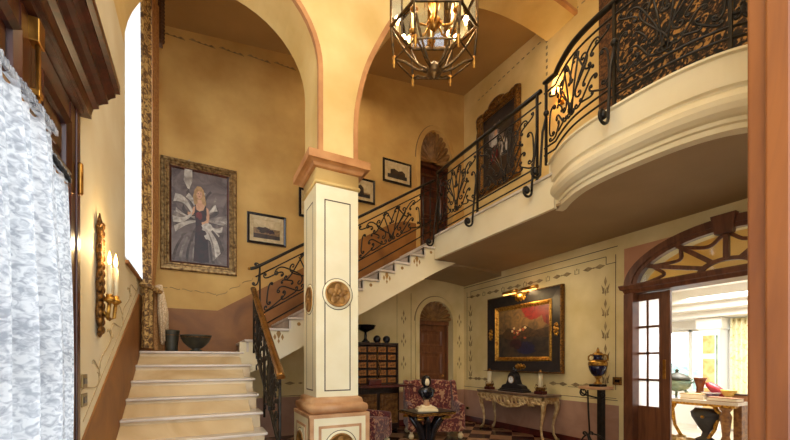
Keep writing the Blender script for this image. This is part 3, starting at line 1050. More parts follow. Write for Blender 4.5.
# ---------------------------------------------------------------- arched inner doors with shell tympana
def shell_door(name, label, xc, hw, z0, zs, rise, wood, leafz, y=YB, cas=.10):
    t = thing(name, label, 'door', (xc, y, z0), 0, 'arched shell doors')
    zs -= z0
    # plaster casing around the opening
    path_o = [(-hw - cas, 0)] + [((hw + cas) * cos(PI - PI * i / 20), zs + (rise + cas) * sin(PI * i / 20)) for i in range(21)] + [(hw + cas, 0)]
    path_i = [(hw, 0)] + [(hw * cos(PI * i / 20), zs + rise * sin(PI * i / 20)) for i in range(21)] + [(-hw, 0)]
    MB('gold_plaster' if z0 > 1 else 'lower_plaster').prism(path_o + path_i, 'y', -.035, 0.0).build('casing', t)
    b = MB('line_soft')
    po = [(hw + cas, 0)] + [((hw + cas) * cos(PI * i / 20), zs + (rise + cas) * sin(PI * i / 20)) for i in range(21)] + [(-hw - cas, 0)]
    po = po[1:-1]
    q = [((hw + cas + .02) * cos(PI * i / 20), zs + (rise + cas + .02) * sin(PI * i / 20)) for i in range(21)]
    b.prism(po + q[::-1], 'y', -.004, 0)
    b.build('painted_line', t)
    # leaf set back in the reveal
    lf = MB(wood).box(-hw, hw, .24, .30, 0, zs - .05)
    lf.build('leaf', t)
    pn = []
    for (a, b_) in ((.10, .42), (.47, .72), (.77, .95)):
        m = MB(wood).rings_frame(hw * 1.45, (b_ - a) * (zs - .05) , [(0, 0), (.0, -.02), (.03, -.026), (.06, -.006), (.10, -.006), (.13, -.02)])
        m.box(-hw * .725 + .13, hw * .725 - .13, -.02, -.004, -(b_ - a) * (zs - .05) / 2 + .13, (b_ - a) * (zs - .05) / 2 - .13)
        o = m.build('panel', t)
        o.location = (0, .24, (a + b_) / 2 * (zs - .05))
    MB(wood).box(-hw, hw, .14, .26, zs - .06, zs + .03).build('transom', t)
    MB(wood).box(-hw, -hw + .05, .16, .30, 0, zs).box(hw - .05, hw, .16, .30, 0, zs).build('door_frame', t)
    # fluted shell: ribs radiating from the middle of the transom
    m = MB('shell_wood')
    nr = 13
    N = nr * 6
    R0, R1 = [], []
    for i in range(N + 1):
        a = PI * i / N
        k = abs(sin(a * nr)) ** .7
        rr = 1.0 - .05 * (1 - k)
        R1.append(m.V((hw * rr * cos(a), .13 - .10 * k, zs + .03 + (rise - .02) * rr * sin(a))))
        R0.append(m.V((hw * .18 * cos(a), .11 - .03 * k, zs + .03 + rise * .14 * sin(a))))
    for i in range(N):
        m.face([R0[i], R0[i + 1], R1[i + 1], R1[i]], True)
    hubv = [m.V((hw * .2 * cos(PI * i / 10), .07, zs + .03 + rise * .17 * sin(PI * i / 10))) for i in range(11)]
    m.face(hubv)
    bk = [m.V((hw * cos(PI * i / 20), .23, zs + rise * sin(PI * i / 20))) for i in range(21)]
    m.face(bk)
    m.build('shell', t)
    MB('brass').ball((hw * .74, .22, 1.05), .03).build('knob', t)
    return t
shell_door('arched_door', 'brown arched door under a shell fan on the lower floor, behind the armchair', lc, lh, 0, 2.30, .47, 'door_wood', 0)
shell_door('arched_door', 'dark arched door under a shell fan on the upper floor, behind the balustrade', uc, uh, FL, 5.95, .72, 'dark_wood', 0)

# ---------------------------------------------------------------- garden door with lace curtains (left wall)
gd = thing('garden_door', 'dark carved glazed double door with a heavy stepped cornice at the left', 'door', (XL, 2.3, 0), RZ['left'])
# local: x = +Y of the room, y = into the wall
d0, d1 = DY0 - 2.3, DY1 - 2.3
MB('dark_wood').box(d1 - .02, d1 + .05, -.018, .1, 0, DH + .06).build('casing', gd, bev=.006)
MB('dark_wood').box(d0 - .11, d0 + .02, -.05, .1, 0, DH + .06).build('casing', gd, bev=.006)
MB('dark_wood_flat').box(d0 - .02, d1 + .02, -.04, .1, DH - .0, DH + .06).build('door_head', gd)
# stepped cornice
pc = [(0.0, DH + .03), (-.06, DH + .03), (-.06, DH + .06), (-.07, DH + .10), (-.10, DH + .11), (-.10, DH + .135), (-.125, DH + .15), (-.15, DH + .16), (-.15, DH + .185), (-.165, DH + .20),
      (-.19, DH + .215), (-.19, DH + .24), (-.215, DH + .245), (-.215, DH + .30), (-.20, DH + .31), (0, DH + .33)]
m = MB('dark_wood_flat')
A = []
for e_, x in ((0, d1 + .12), (0, d0 - .12)):
    A.append([m.V((x, y, z)) for y, z in pc])
for k in range(len(pc)):
    m.face([A[0][k], A[0][(k + 1) % len(pc)], A[1][(k + 1) % len(pc)], A[1][k]])
m.face(A[0]); m.face(A[1][::-1])
m.build('cornice', gd)
xm_ = 0.0
leaves = ((d0 + .02, (d0 + d1) / 2 - .22, 'a'), (xm_ - .62, xm_ - .005, 'b'), (xm_ + .005, d1 - .02, 'c'))
leaves = ((d0 + .02, xm_ - .005), (xm_ + .005, d1 - .02))
for i, (a, b) in enumerate(leaves):
    lf = MB('dark_wood').box(a, a + .10, -.01, .05, 0, DH - .01)
    lf.box(b - .10, b, -.01, .05, 0, DH - .01)
    lf.use('dark_wood_flat').box(a + .1, b - .1, -.005, .045, DH - .13, DH - .01).box(a + .1, b - .1, -.005, .045, 2.40, 2.50).box(a + .1, b - .1, -.005, .045, 0, .5)
    lo = lf.build('leaf', gd)
    w_, hh = b - a - .2, DH - .13 - 2.50
    p = MB('dark_wood').rings_frame(w_, hh, [(0, .0), (.02, -.02), (.05, .0), (.055, .02), (.09, .02), (.11, .005)])
    p.box(-w_ / 2 + .11, w_ / 2 - .11, .005, .03, -hh / 2 + .11, hh / 2 - .11)
    po = p.build('panel', lo)
    po.location = ((a + b) / 2, 0, DH - .13 - hh / 2)
    MB('glass').box(a + .1, b - .1, .018, .024, .5, 2.40).build('pane', lo)
    MB('dark_wood').box((a + b) / 2 - .015, (a + b) / 2 + .015, .005, .04, .5, 2.40).box(a + .1, b - .1, .005, .04, 1.4, 1.43).build('glazing_bar', lo)
# espagnolette bolt
MB('brass').tube([(xm_, -.035, 1.0), (xm_, -.035, DH - .02)], .011, 8).build('bolt_rod', gd)
MB('brass').box(xm_ - .035, xm_ + .035, -.05, -.005, DH - .12, DH - .01).build('bolt_keeper', gd, bev=.005)
for z in (2.25, 2.48, 2.62):
    MB('brass').box(xm_ - .022, xm_ + .022, -.048, -.01, z, z + .03).build('bolt_guide', gd, bev=.004)
for z in (2.45, .6):
    MB('brass').lathe([(.012, 0), (.016, .01), (.016, .19), (.012, .2)], 8, (d1 - .01, -.03, z)).build('hinge', gd)

def lace(name, label, x0, x1, ztop, zbot, y, seed, gather, loc, swing=0.0):
    t = thing(name, label, 'curtain', loc, RZ['left'], 'lace curtains on the garden door')
    rnd = random.Random(seed)
    nx, nz = 150, 40
    m = MB('lace')
    ph = [rnd.uniform(0, 6) for _ in range(6)]
    G = []
    for j in range(nz + 1):
        v = j / nz
        z = ztop + (zbot - ztop) * v
        row = []
        # the free edge bellies out and is drawn back at the foot
        wd = 1.0
        for i in range(nx + 1):
            u = i / nx
            edge = gather(v)
            x = x0 + (x1 + edge - x0) * u
            W = (x1 - x0)
            f = sin(u * W * 62 + ph[0] + .6 * sin(v * 3 + ph[1])) * .02 + sin(u * W * 33 + ph[2] + .8 * sin(v * 2)) * .018 + sin(u * W * 130 + ph[3] + v * 2) * .006
            f *= .45 + .75 * min(1, v * 3)
            scal = .02 * abs(sin(u * 60)) if j == 0 else 0
            row.append(m.V((x, y - .03 - f * (1 if swing else .5) - .02 * sin(v * PI) - swing * u, z + scal)))
        G.append(row)
    for j in range(nz):
        for i in range(nx):
            m.face([G[j][i], G[j][i + 1], G[j + 1][i + 1], G[j + 1][i]], True)
    m.build('drape', t, recalc=False)
    fr = MB('lace')
    for i in range(60):
        u = (i + .5) / 60
        x = x0 + (x1 - x0) * u
        fr.box(x - .006, x + .006, y - .042 - swing * u, y - .03 - swing * u, ztop, ztop + .02 + .02 * rnd.random())
    fr.build('heading_ruffle', t)
    MB('brass').tube([(x0 - .02, y - .025, ztop - .02), (x1 + .02, y - .025 - swing, ztop - .02)], .006, 6).build('curtain_rod', t)
lace('lace_curtain', 'white lace curtain on the nearer door leaf, at the very left edge', -1.2, -.13, 2.40, .02, -.04, 3, lambda v: .04 * sin(v * PI), (XL, 2.3, 0), .06)
lace('lace_curtain', 'white lace curtain on the farther door leaf, right of the brass bolt rod', .09, .43, 2.41, .02, -.01, 8, lambda v: .03 * sin(min(1, v * 1.2) * PI), (XL, 2.3, 0))

# ---------------------------------------------------------------- stair window and its brocade curtain
wn = MB('white_paint')
yw0, yw1 = WY0 + .02, WY1
xw = XL - .04
for y in (yw1 - .05,):
    wn.box(xw - .03, xw + .03, y, y + .05, WZ0, WZ1)
for z in (WZ0, WZ1 - .05):
    wn.box(xw - .03, xw + .03, yw0, yw1, z, z + .05)
w1 = struct(wn.build('window_1'))
MB('glass').box(xw - .034, xw - .026, yw0, yw1, WZ0, WZ1).build('pane', w1)
sh = thing('sheer_curtain', 'bright white sheer curtain across the tall stair window', 'curtain', (XL, 5.3, WZ0), RZ['left'])
m = MB('sheer')
G = [[m.V((-.425 + 1.5 * i / 60, .012 + .006 * sin(i * .9), z_)) for i in range(61)] for z_ in (0.01, WZ1 - WZ0 - .01)]
for i in range(60):
    m.face([G[0][i], G[0][i + 1], G[1][i + 1], G[1][i]], True)
m.build('drape', sh, recalc=False)

bc = thing('brocade_curtain', 'tall tied-back gold brocade curtain hanging at the stair window', 'curtain', (XL + .1, 6.1, LAND))
def drape(m, edge, z0, z1, n, amp, seed=0):
    """edge(v) -> (x0,y0,x1,y1) plan ends at height fraction v"""
    G = []
    nz = 36
    for j in range(nz + 1):
        v = j / nz
        a = edge(v)
        row = []
        for i in range(n + 1):
            u = i / n
            x = a[0] + (a[2] - a[0]) * u; y = a[1] + (a[3] - a[1]) * u
            k = amp * sin(u * PI * 5 + seed + .3 * sin(v * 5))
            dx, dy = a[3] - a[1], -(a[2] - a[0])
            l = math.hypot(dx, dy) or 1
            row.append(m.V((x + dx / l * k, y + dy / l * k, z0 + (z1 - z0) * v)))
        G.append(row)
    for j in range(nz):
        for i in range(n):
            m.face([G[j][i], G[j][i + 1], G[j + 1][i + 1], G[j + 1][i]], True)
# local plan: x = world X - (XL+.1), y = world Y - 6.1
ztie = 2.38 - LAND
ztp = 6.5 - LAND
def e_lead(v):     # brocade leading edge, above the tie
    s = min(1, v / .18)
    return (-.05, -.55 + .18 * (1 - s), .02, -.22)
m = MB('brocade'); drape(m, e_lead, ztie, ztp, 30, .022)
m.build('brocade_border', bc, recalc=False)
def e_body(v):
    s = min(1, v / .18)
    return (.02, -.22, .02 + .04 * s, .02 + .30 * s)
m = MB('curtain_brown'); drape(m, e_body, ztie, ztp, 30, .024, 1)
m.build('curtain_body', bc, recalc=False)
def e_low(v):
    return (-.05, -.42 + .05 * v, .03, -.08)
m = MB('brocade'); drape(m, e_low, .04, ztie, 24, .03, 2)
m.build('brocade_border', bc, recalc=False)
def e_low2(v):
    return (.02, -.10, .14 - .06 * v, .18 - .08 * v)
m = MB('curtain_brown'); drape(m, e_low2, .02, ztie, 24, .03, 2)
m.build('curtain_body', bc, recalc=False)
m = MB('brocade').tube([(-.07, -.40, ztie + .0), (.03, -.44, ztie - .03), (.12, -.16, ztie - .05), (.10, .1, ztie + .02)], .035, 8)
m.build('tieback', bc)
m = MB('lace_tassel')
for k in range(9):
    a = k * .7
    m.tube([(.12 + .015 * cos(a), -.12 + .05 * sin(a), ztie + .05), (.15 + .045 * cos(a), -.08 + .07 * sin(a), ztie - .3), (.16 + .04 * cos(a), -.03 + .09 * sin(a), .10 + .04 * (k % 3))], [.014, .022, .016], 6)
m.ball((.10, -.12, ztie + .0), .055)
m.build('tassel', bc)
m = MB('fringe')
for k in range(14):
    z = 6.1 + k * .055 - LAND
    m.ball((.10, .34, z), .045, 8, 6)
m.box(.06, .11, .24, .42, 6.05 - LAND, 6.95 - LAND)
m.build('valance_fringe', bc)

# ---------------------------------------------------------------- pictures
def picture(name, label, wall, c, w, h, prof, fm, canvas, cat='painting', inner=None, group=None):
    t = thing(name, label, cat, c, RZ[wall], group)
    f = MB(fm).rings_frame(w, h, [(0, 0), (0, prof[0][1])] + prof)
    f.build('frame', t)
    i = prof[-1][0]
    if inner:
        MB(inner[0]).rings_frame(w - 2 * i, h - 2 * i, inner[1]).build('inner_frame' if len(inner) < 3 else inner[2], t)
        i += inner[1][-1][0]
    cw, ch = w - 2 * i, h - 2 * i
    k = MB(*[])
    k.use(canvas[0]).flat([(-cw / 2, -ch / 2), (cw / 2, -ch / 2), (cw / 2, ch / 2), (-cw / 2, ch / 2)], 'y', -.012)
    yy = -.0125
    for mname, poly in canvas[1]:
        k.use(mname)
        k.flat([(u * cw / 2, v * ch / 2) for u, v in poly], 'y', yy)
        yy -= .0004
    k.build('canvas', t, recalc=False)
    return t
def ell(cx, cy, rx, ry, n=16, a0=0.0):
    return [(cx + rx * cos(2 * PI * i / n + a0), cy + ry * sin(2 * PI * i / n + a0)) for i in range(n)]
def blob(cx, cy, rx, ry, seed, n=18, j=.3):
    r = random.Random(seed)
    return [(cx + rx * (1 + r.uniform(-j, j)) * cos(2 * PI * i / n), cy + ry * (1 + r.uniform(-j, j)) * sin(2 * PI * i / n)) for i in range(n)]
tl, br = PX(160.2, 154.6, Y=YB - .05), PX(236.8, 276, Y=YB - .05)
cx_, cz_ = (tl.x + br.x) / 2, (tl.z + br.z) / 2
pw_, ph_ = br.x - tl.x, tl.z - br.z
lady = [('paint_lilac', [(-1, -1), (1, -1), (1, 1), (-1, 1)])]
def fold(u0, v0, u1, v1, w0, w1, bend, mname):
    P_ = []
    for k in range(9):
        t_ = k / 8
        w__ = w0 + (w1 - w0) * t_
        u_, v_ = u0 + (u1 - u0) * t_ - (v1 - v0) * bend * sin(PI * t_), v0 + (v1 - v0) * t_ + (u1 - u0) * bend * sin(PI * t_)
        P_.append((max(-1, min(1, u_)), max(-1, min(1, v_)), w__))
    l = math.hypot(u1 - u0, v1 - v0)
    nx_, ny_ = -(v1 - v0) / l, (u1 - u0) / l
    cl = lambda a: max(-1, min(1, a))
    return (mname, [(cl(a + nx_ * w_), cl(b + ny_ * w_)) for a, b, w_ in P_] + [(cl(a - nx_ * w_), cl(b - ny_ * w_)) for a, b, w_ in P_[::-1]])
rl_ = random.Random(21)
for k in range(34):
    a = 2 * PI * k / 34 + rl_.uniform(-.08, .08)
    r0_, r1_ = .22, rl_.uniform(.7, 1.15)
    lady.append(fold(.05 + r0_ * cos(a), -.02 + r0_ * .6 * sin(a), .05 + r1_ * cos(a), .0 + r1_ * .62 * sin(a), .02, rl_.uniform(.03, .08), rl_.uniform(-.18, .18), ('paint_white', 'paint_grey', 'paint_lilac', 'paint_dusk2')[k % 4]))
for k in range(8):
    lady.append(fold(-.95 + .24 * k, -.98, -.6 + .16 * k, -.45, .05, .03, .08, ('paint_dusk2', 'paint_grey')[k % 2]))
lady += [('paint_white', blob(-.42, .92, .16, .3, 4, 14, .2)),
         ('paint_hair', [(-.22, .30), (-.25, .45), (-.20, .60), (-.10, .69), (.03, .69), (.13, .62), (.18, .48), (.22, .32), (.15, .22), (-.12, .24)]),
         ('paint_skin', [(-.10, .40), (.05, .40), (.08, .32), (.20, .27), (.30, .22), (.34, .08), (.33, -.02), (.25, -.06), (.22, .05), (.15, .1), (-.15, .12), (-.2, .2), (-.16, .28), (-.08, .32)]),
         ('paint_skin', ell(-.03, .52, .105, .105)),
         ('paint_hair', [(-.14, .50), (-.12, .62), (-.02, .66), (.08, .62), (.10, .50), (.05, .58), (-.06, .59)]),
         ('paint_umber', ell(-.07, .53, .02, .009, 8)), ('paint_umber', ell(.025, .53, .02, .009, 8)), ('paint_red', ell(-.02, .465, .03, .008, 8)),
         ('paint_black', [(-.2, .26), (-.16, .28), (-.13, .17), (-.02, .14), (.12, .18), (.18, .28), (.22, .27), (.24, .1), (.2, -.06), (.24, -.3), (.30, -.62), (.32, -.97), (-.24, -.97), (-.2, -.6), (-.16, -.25), (-.16, -.06), (-.22, .1)]),
         ('paint_red', blob(-.03, .05, .12, .08, 3)),
         ('paint_skin', [(-.24, .22), (-.17, .24), (-.2, .1), (-.32, .0), (-.44, .04), (-.44, .10), (-.33, .09)]),
         fold(.30, -.02, .06, -.12, .045, .03, .1, 'paint_skin'),
         ('paint_white', blob(.22, -.20, .2, .1, 5, 16, .35)), ('paint_white', blob(.42, -.34, .24, .14, 6, 16, .4)), ('paint_grey', blob(.30, -.26, .1, .06, 7)),
         fold(.2, -.2, .62, -.82, .07, .16, .12, 'paint_white'), fold(.3, -.3, .5, -.9, .02, .05, .1, 'paint_grey'), fold(.42, -.25, .82, -.7, .03, .08, .1, 'paint_dusk2'),
         fold(-.28, .1, -.9, .36, .04, .10, -.15, 'paint_white'), fold(-.3, .05, -.95, -.1, .03, .07, .1, 'paint_white')]
picture('portrait_painting', 'tall silver-framed portrait of a blond woman in a black dress above the landing', 'back', (cx_, YB - .012, cz_), pw_, ph_,
        [(.0, -.04), (.015, -.06), (.05, -.065), (.06, -.045), (.085, -.05), (.10, -.035), (.125, -.04)], 'silver_gilt', ('paint_grey', lady),
        inner=('dark_wood', [(0, -.04), (.012, -.032), (.03, -.014)]))
def small_pic(x0, y0, x1, y1, label, art, name='framed_picture'):
    a, b = PX(x0, y0, Y=YB - .03), PX(x1, y1, Y=YB - .03)
    w, h = b.x - a.x, a.z - b.z
    picture(name, label, 'back', ((a.x + b.x) / 2, YB - .012, (a.z + b.z) / 2), w, h, [(.0, -.025), (.012, -.035), (.035, -.03), (.045, -.02)], 'black_gloss', art,
            cat='picture', group='small framed pictures on the stair wall', inner=('paint_cream', [(0, -.02), (.012, -.022), (.05, -.016), (.06, -.02), (.065, -.013)], 'mount'))
land_ = [('paint_cream', [(-1, .1), (1, .1), (1, 1), (-1, 1)]), ('paint_umber', blob(-.2, -.1, .5, .35, 2)), ('paint_black', blob(.3, -.2, .3, .25, 4)), ('paint_umber', [(-1, -1), (1, -1), (1, -.6), (-1, -.5)])]
town_ = [('paint_cream', [(-1, -.1), (1, -.1), (1, 1), (-1, 1)]), ('paint_umber', [(-.7, -.4), (-.7, .3), (-.3, .5), (.1, .2), (.5, .4), (.8, .1), (.8, -.4)]), ('paint_dusk', [(-1, -1), (1, -1), (1, -.4), (-1, -.4)])]
tower_ = [('paint_cream', [(-1, -.3), (1, -.3), (1, 1), (-1, 1)]), ('paint_umber', [(-.4, -.6), (-.35, .5), (0, .8), (.3, .4), (.35, -.6)]), ('paint_dusk', [(-1, -1), (1, -1), (1, -.5), (-1, -.6)])]
small_pic(247, 211, 286, 247.5, 'small dark-framed picture with a pale mount right of the portrait', ('paint_sepia', land_))
small_pic(299, 187, 333, 222, 'small dark-framed picture half hidden by the left side of the pillar', ('paint_sepia', town_))
small_pic(346, 174, 375, 205, 'small black-framed picture touching the right side of the pillar', ('paint_sepia', tower_))
small_pic(383, 157, 411.4, 187.5, 'black-framed picture beside the upper arched door', ('paint_cream', town_))

# upper ornate picture on the right wall
oc_ = (XR - .012, (6.60 + 5.33) / 2, (5.05 + 6.86) / 2)
pt = picture('ornate_picture', 'large ornate carved picture with a dark scene on the upper right wall', 'right', oc_, 1.25, 1.78,
             [(.0, -.04), (.02, -.08), (.07, -.09), (.11, -.05), (.13, -.06), (.16, -.02)], 'gilt_dark',
             ('paint_dusk', [('paint_grey', blob(-.1, .35, .5, .35, 3)), ('paint_white', blob(-.2, .2, .25, .25, 7)), ('paint_dusk', blob(.3, .5, .3, .25, 1)), ('paint_white', blob(.35, -.2, .2, .3, 5)),
                             ('paint_umber', blob(.1, -.6, .7, .25, 8)), ('paint_skin', blob(-.15, .42, .1, .09, 9)), ('paint_red', blob(-.25, -.2, .25, .25, 12))]))
for sx in (-1, 1):
    for sz in (-1, 1):
        MB('gilt_dark').ball((sx * .54, -.06, sz * .80), .11, 10, 6, 1, .5, 1).build('carved_corner', pt)
m = MB('gilt_dark')
m.ball((0, -.07, .88), .14, 12, 6, 1.8, .5, .8)
m.build('carved_crest', pt)
m = MB('gilt_dark')
loop = []
for (u0, v0, u1, v1) in ((-.57, -.84, .57, -.84), (.57, -.84, .57, .84), (.57, .84, -.57, .84), (-.57, .84, -.57, -.84)):
    for k in range(24):
        loop.append((u0 + (u1 - u0) * k / 24, -.07, v0 + (v1 - v0) * k / 24))
m.tube(loop, [.028 + .02 * abs(sin(k * PI / 4)) for k in range(len(loop))], 7, closed=True)
m.build('carving', pt)

# large still life over the console
sl_ = [('paint_sky', [(-1, .0), (-.4, -.05), (.2, -.1), (1, .05), (1, 1), (-1, 1)]), ('paint_umber', [(-1, -.2), (-.6, .25), (-.2, .1), (.1, .3), (.5, .05), (1, .15), (1, -.3), (-1, -.4)]),
       ('paint_dusk', [(-1, -1), (1, -1), (1, -.25), (.3, -.2), (-.4, -.3), (-1, -.1)]),
       ('paint_red', [(-.05, 1), (1, 1), (1, .2), (.82, .35), (.75, .62), (.55, .5), (.35, .48), (.18, .6), (.05, .8)]), ('paint_red', blob(.45, .68, .35, .12, 5)),
       ('paint_blue', blob(.15, -.62, .42, .25, 8)), ('paint_black', blob(-.25, -.45, .25, .2, 3))]
for k in range(16):
    r_ = random.Random(k)
    sl_.append((('paint_flower', 'paint_red', 'paint_cream')[k % 3], blob(-.15 + r_.uniform(-.3, .3), .02 + r_.uniform(-.25, .2), .05, .055, k, 8)))
pa = thing('still_life_painting', 'wide still life with red drape in black and gilt frame above the console', 'painting', (XR - .012, (4.36 + 6.23) / 2, (1.18 + 2.73) / 2), RZ['right'])
W_, H_ = 1.87, 1.55
MB('black_marble').rings_frame(W_, H_, [(0, 0), (0, -.06), (.02, -.085), (.05, -.08), (.20, -.055), (.225, -.05)]).build('frame', pa)
MB('gilt_dark').rings_frame(W_, H_, [(-.004, 0), (-.004, -.055), (.0, -.075), (.018, -.088), (.026, -.082)]).build('frame_edge', pa)
MB('gilt').rings_frame(W_ - .43, H_ - .43, [(0, -.045), (.005, -.065), (.025, -.075), (.035, -.06), (.045, -.06), (.085, -.03)]).build('inner_frame', pa)
cw, ch = W_ - .60, H_ - .60
k_ = MB('paint_dusk')
k_.flat([(-cw / 2, -ch / 2), (cw / 2, -ch / 2), (cw / 2, ch / 2), (-cw / 2, ch / 2)], 'y', -.028)
yy = -.0285
for n_, poly in sl_:
    k_.use(n_).flat([(u * cw / 2, v * ch / 2) for u, v in poly], 'y', yy)
    yy -= .0003
k_.build('canvas', pa, recalc=False)
for (u, v, ru, rv) in ((W_ / 2 - .11, 0, .055, .14), (-W_ / 2 + .11, 0, .055, .14), (0, -H_ / 2 + .11, .16, .055), (0, H_ / 2 - .11, .16, .055)):
    m = MB('gilt')
    for k in range(9):
        a = 2 * PI * k / 9
        m.ball((u + ru * .7 * cos(a), -.075, v + rv * .7 * sin(a)), min(ru, rv) * .5, 8, 5, 1, .5, 1)
    m.ball((u, -.08, v), min(ru, rv) * .7, 10, 6, ru / rv if ru > rv else 1, .5, 1)
    m.build('cartouche', pa)

# brass picture light over it
plx = PX(524, 294, X=XR - .2)
pli = thing('picture_light', 'brass picture light with two lamp tubes over the still life', 'lamp', (XR - .1, plx.y, 2.72), RZ['right'])
for sg in (-1, 1):
    m = MB('brass')
    m.tube([(sg * .06, -.22, .0), (sg * .42, -.22, .0)], .038, 10)
    m.build('lamp_shade', pli)
    MB('warm_shade').tube([(sg * .08, -.225, -.03), (sg * .40, -.225, -.03)], .018, 8).build('lamp_tube', pli)
m = MB('gilt')
m.tube([(0, .02, -.06), (0, -.1, .06), (0, -.22, .0)], .014, 8)
for k in range(7):
    m.ball(((k - 3) * .06, -.20, -.05 - .02 * (3 - abs(k - 3))), .04, 8, 6, 1, .5, 1)
m.build('bracket', pli)

# ---------------------------------------------------------------- tapestry on the gallery wall
tp = thing('tapestry', 'dark figured tapestry hanging on the upper wall behind the bowed balustrade', 'tapestry', (XR - .03, 2.6, FL), RZ['right'])
m = MB('tapestry').box(-.86, 1.8, 0, .015, .01, 4.2)
m.build('cloth', tp)
m = MB('tapestry_border').box(-1.12, -.86, -.004, .018, .01, 4.2)
m.build('border', tp)
# ---------------------------------------------------------------- wall sconce by the garden door
sc = thing('wall_sconce', 'gilt carved wall sconce with two lit candle lamps beside the garden door', 'lamp', (XL, 3.58, 1.58), RZ['left'])
m = MB('gilt_dark')
prof = [(.01, 0), (.03, .03), (.018, .07), (.04, .12), (.05, .2), (.035, .3), (.045, .42), (.03, .55), (.045, .66), (.03, .78), (.045, .84), (.02, .9), (.008, .95)]
m.lathe(prof, 12, (0, -.02, 0), True, 1.3, .6)
for k in range(14):
    z = .06 + k * .062
    for sg in (-1, 1):
        m.ball((sg * .045, -.03, z), .026, 7, 5, 1, .7, 1.2)
m.build('back_plate', sc)
for i, (dx, out_, zc) in enumerate(((-.03, .085, .44), (.055, .11, .42))):
    arm = MB('gilt')
    arm.tube([(dx * .2, -.03, .22), (dx * .6, -.08, .14), (dx, -out_ + .01, .16), (dx, -out_, .27)], .013, 7)
    arm.lathe([(.012, .26), (.04, .285), (.035, .30), (.022, .31), (.024, .33)], 12, (dx, -out_, 0))
    ao = arm.build('arm', sc)
    MB('candle_wax').lathe([(.017, .33), (.017, .555), (.006, .56)], 10, (dx, -out_, 0)).build('candle', ao)
    MB('bulb').lathe([(.006, .56), (.013, .58), (.014, .60), (.008, .635), (.001, .665)], 10, (dx, -out_, 0)).build('bulb', ao)

# switch plates below it
for z in (PX(83, 381, X=XL).z, PX(83, 400, X=XL).z):
    y = PX(83, 390, X=XL).y
    t = thing('switch_plate', 'upper bronze switch plate on the wall beside the lace curtain' if z > 1.2 else 'lower bronze switch plate on the wall beside the lace curtain', 'switch', (XL, y, z), RZ['left'], 'wall plates')
    MB('metal_plate').box(-.06, .06, -.012, 0, -.045, .045).build('plate', t, bev=.004)
    MB('black_gloss').box(-.035, .035, -.016, -.01, -.02, .02).build('socket', t)
for (px, py, lab) in ((617.5, 381, 'dark square switch plate on the cream wall right of the urn'), (468, 408, 'pale socket plate on the rose dado left of the console')):
    p = PX(px, py, X=XR)
    t = thing('switch_plate', lab, 'switch', p, RZ['right'], 'wall plates')
    MB('gilt_dark' if px > 500 else 'metal_plate').box(-.07, .07, -.014, 0, -.06 if px > 500 else -.035, .06 if px > 500 else .035).build('plate', t, bev=.004)
    MB('black_gloss').box(-.035, .035, -.018, -.012, -.02, .02).build('socket', t)

# ---------------------------------------------------------------- hanging lantern
lx, ly = 1.66, 2.50
ch = thing('hanging_lantern', 'large six-sided iron and glass lantern hanging in the hall, top of the picture', 'chandelier', (lx, ly, 4.08), 0)
RA, RB = .345, .32
yaw0 = -YAW
def hexp(r, z, k):
    a = yaw0 + k * PI / 3
    c_, s_ = r * cos(k * PI / 3), r * sin(k * PI / 3) * .72
    return Vector((c_ * cos(yaw0) - s_ * sin(yaw0), c_ * sin(yaw0) + s_ * cos(yaw0), z))
ZT, ZB = .95, -.27
m = MB('iron_gold')
m.tube([hexp(RA, 0, k) for k in range(6)], .014, 6, closed=True, smooth=False)
m.build('ring', ch)
m = MB('iron_gold'); m.tube([hexp(RA, ZT, k) for k in range(6)], .02, 6, closed=True, smooth=False); m.build('ring', ch)
m = MB('iron_gold'); m.tube([hexp(RB, ZB, k) for k in range(6)], .007, 6, closed=True, smooth=False); m.build('ring', ch)
for k in range(6):
    MB('iron_gold').tube([hexp(RA, ZT, k), hexp(RA, 0, k), hexp(RB, ZB, k)], .010, 6).build('upright', ch)
    f = MB('brass').lathe([(.004, -.07), (.012, -.055), (.006, -.045), (.016, -.03), (.012, 0), (.018, .015), (.008, .03)], 8, hexp(RB, ZB, k)).build('finial', ch)
    q = [hexp(RA, -.02, k), hexp(RA * .86, -.10, k), hexp(RA * .62, -.22, k), hexp(RA * .36, -.31, k), hexp(.04, -.35, k)]
    q = [tuple(a) for a in q]
    pts = []
    for i in range(len(q) - 1):
        p0, p1, p2, p3 = (Vector(q[max(i - 1, 0)]), Vector(q[i]), Vector(q[i + 1]), Vector(q[min(i + 2, len(q) - 1)]))
        for s_ in range(4):
            t_ = s_ / 4
            pts.append(.5 * ((2 * p1) + (p2 - p0) * t_ + (2 * p0 - 5 * p1 + 4 * p2 - p3) * t_ * t_ + (3 * p1 - p0 - 3 * p2 + p3) * t_ ** 3))
    pts.append(Vector(q[-1]))
    MB('iron_gold').tube(pts, .009, 6).build('rib', ch)
    MB('iron_gold').tube([hexp(RB, ZB, k), hexp(RB * .75, ZB - .015, k), hexp(RB * .45, ZB - .075, k), hexp(.05, -.37, k)], .009, 6).build('rib', ch)
    a, b = hexp(RA, 0.02, k), hexp(RA, 0.02, k + 1)
    g = MB('glass')
    vs = [g.V(a), g.V(b), g.V(b + Vector((0, 0, ZT - .04))), g.V(a + Vector((0, 0, ZT - .04)))]
    g.face(vs)
    g.build('pane', ch, recalc=False)
    MB('iron_gold').tube([hexp(RA, ZT, k), hexp(RA * .75, ZT + .25, k), hexp(.05, ZT + .45, k)], .012, 6).build('crown_rib', ch)
MB('iron_gold').lathe([(.004, -.43), (.02, -.415), (.012, -.405), (.05, -.39), (.068, -.36), (.05, -.32), (.02, -.31), (.02, -.29)], 14).build('hub', ch)
st_ = MB('brass').lathe([(.012, -.04), (.03, -.02), (.06, .03), (.035, .06), (.02, .1), (.045, .16), (.02, .22), (.015, .5), (.012, 1.5)], 14)
st_.build('stem', ch)
cl = MB('iron')
zc = 1.4
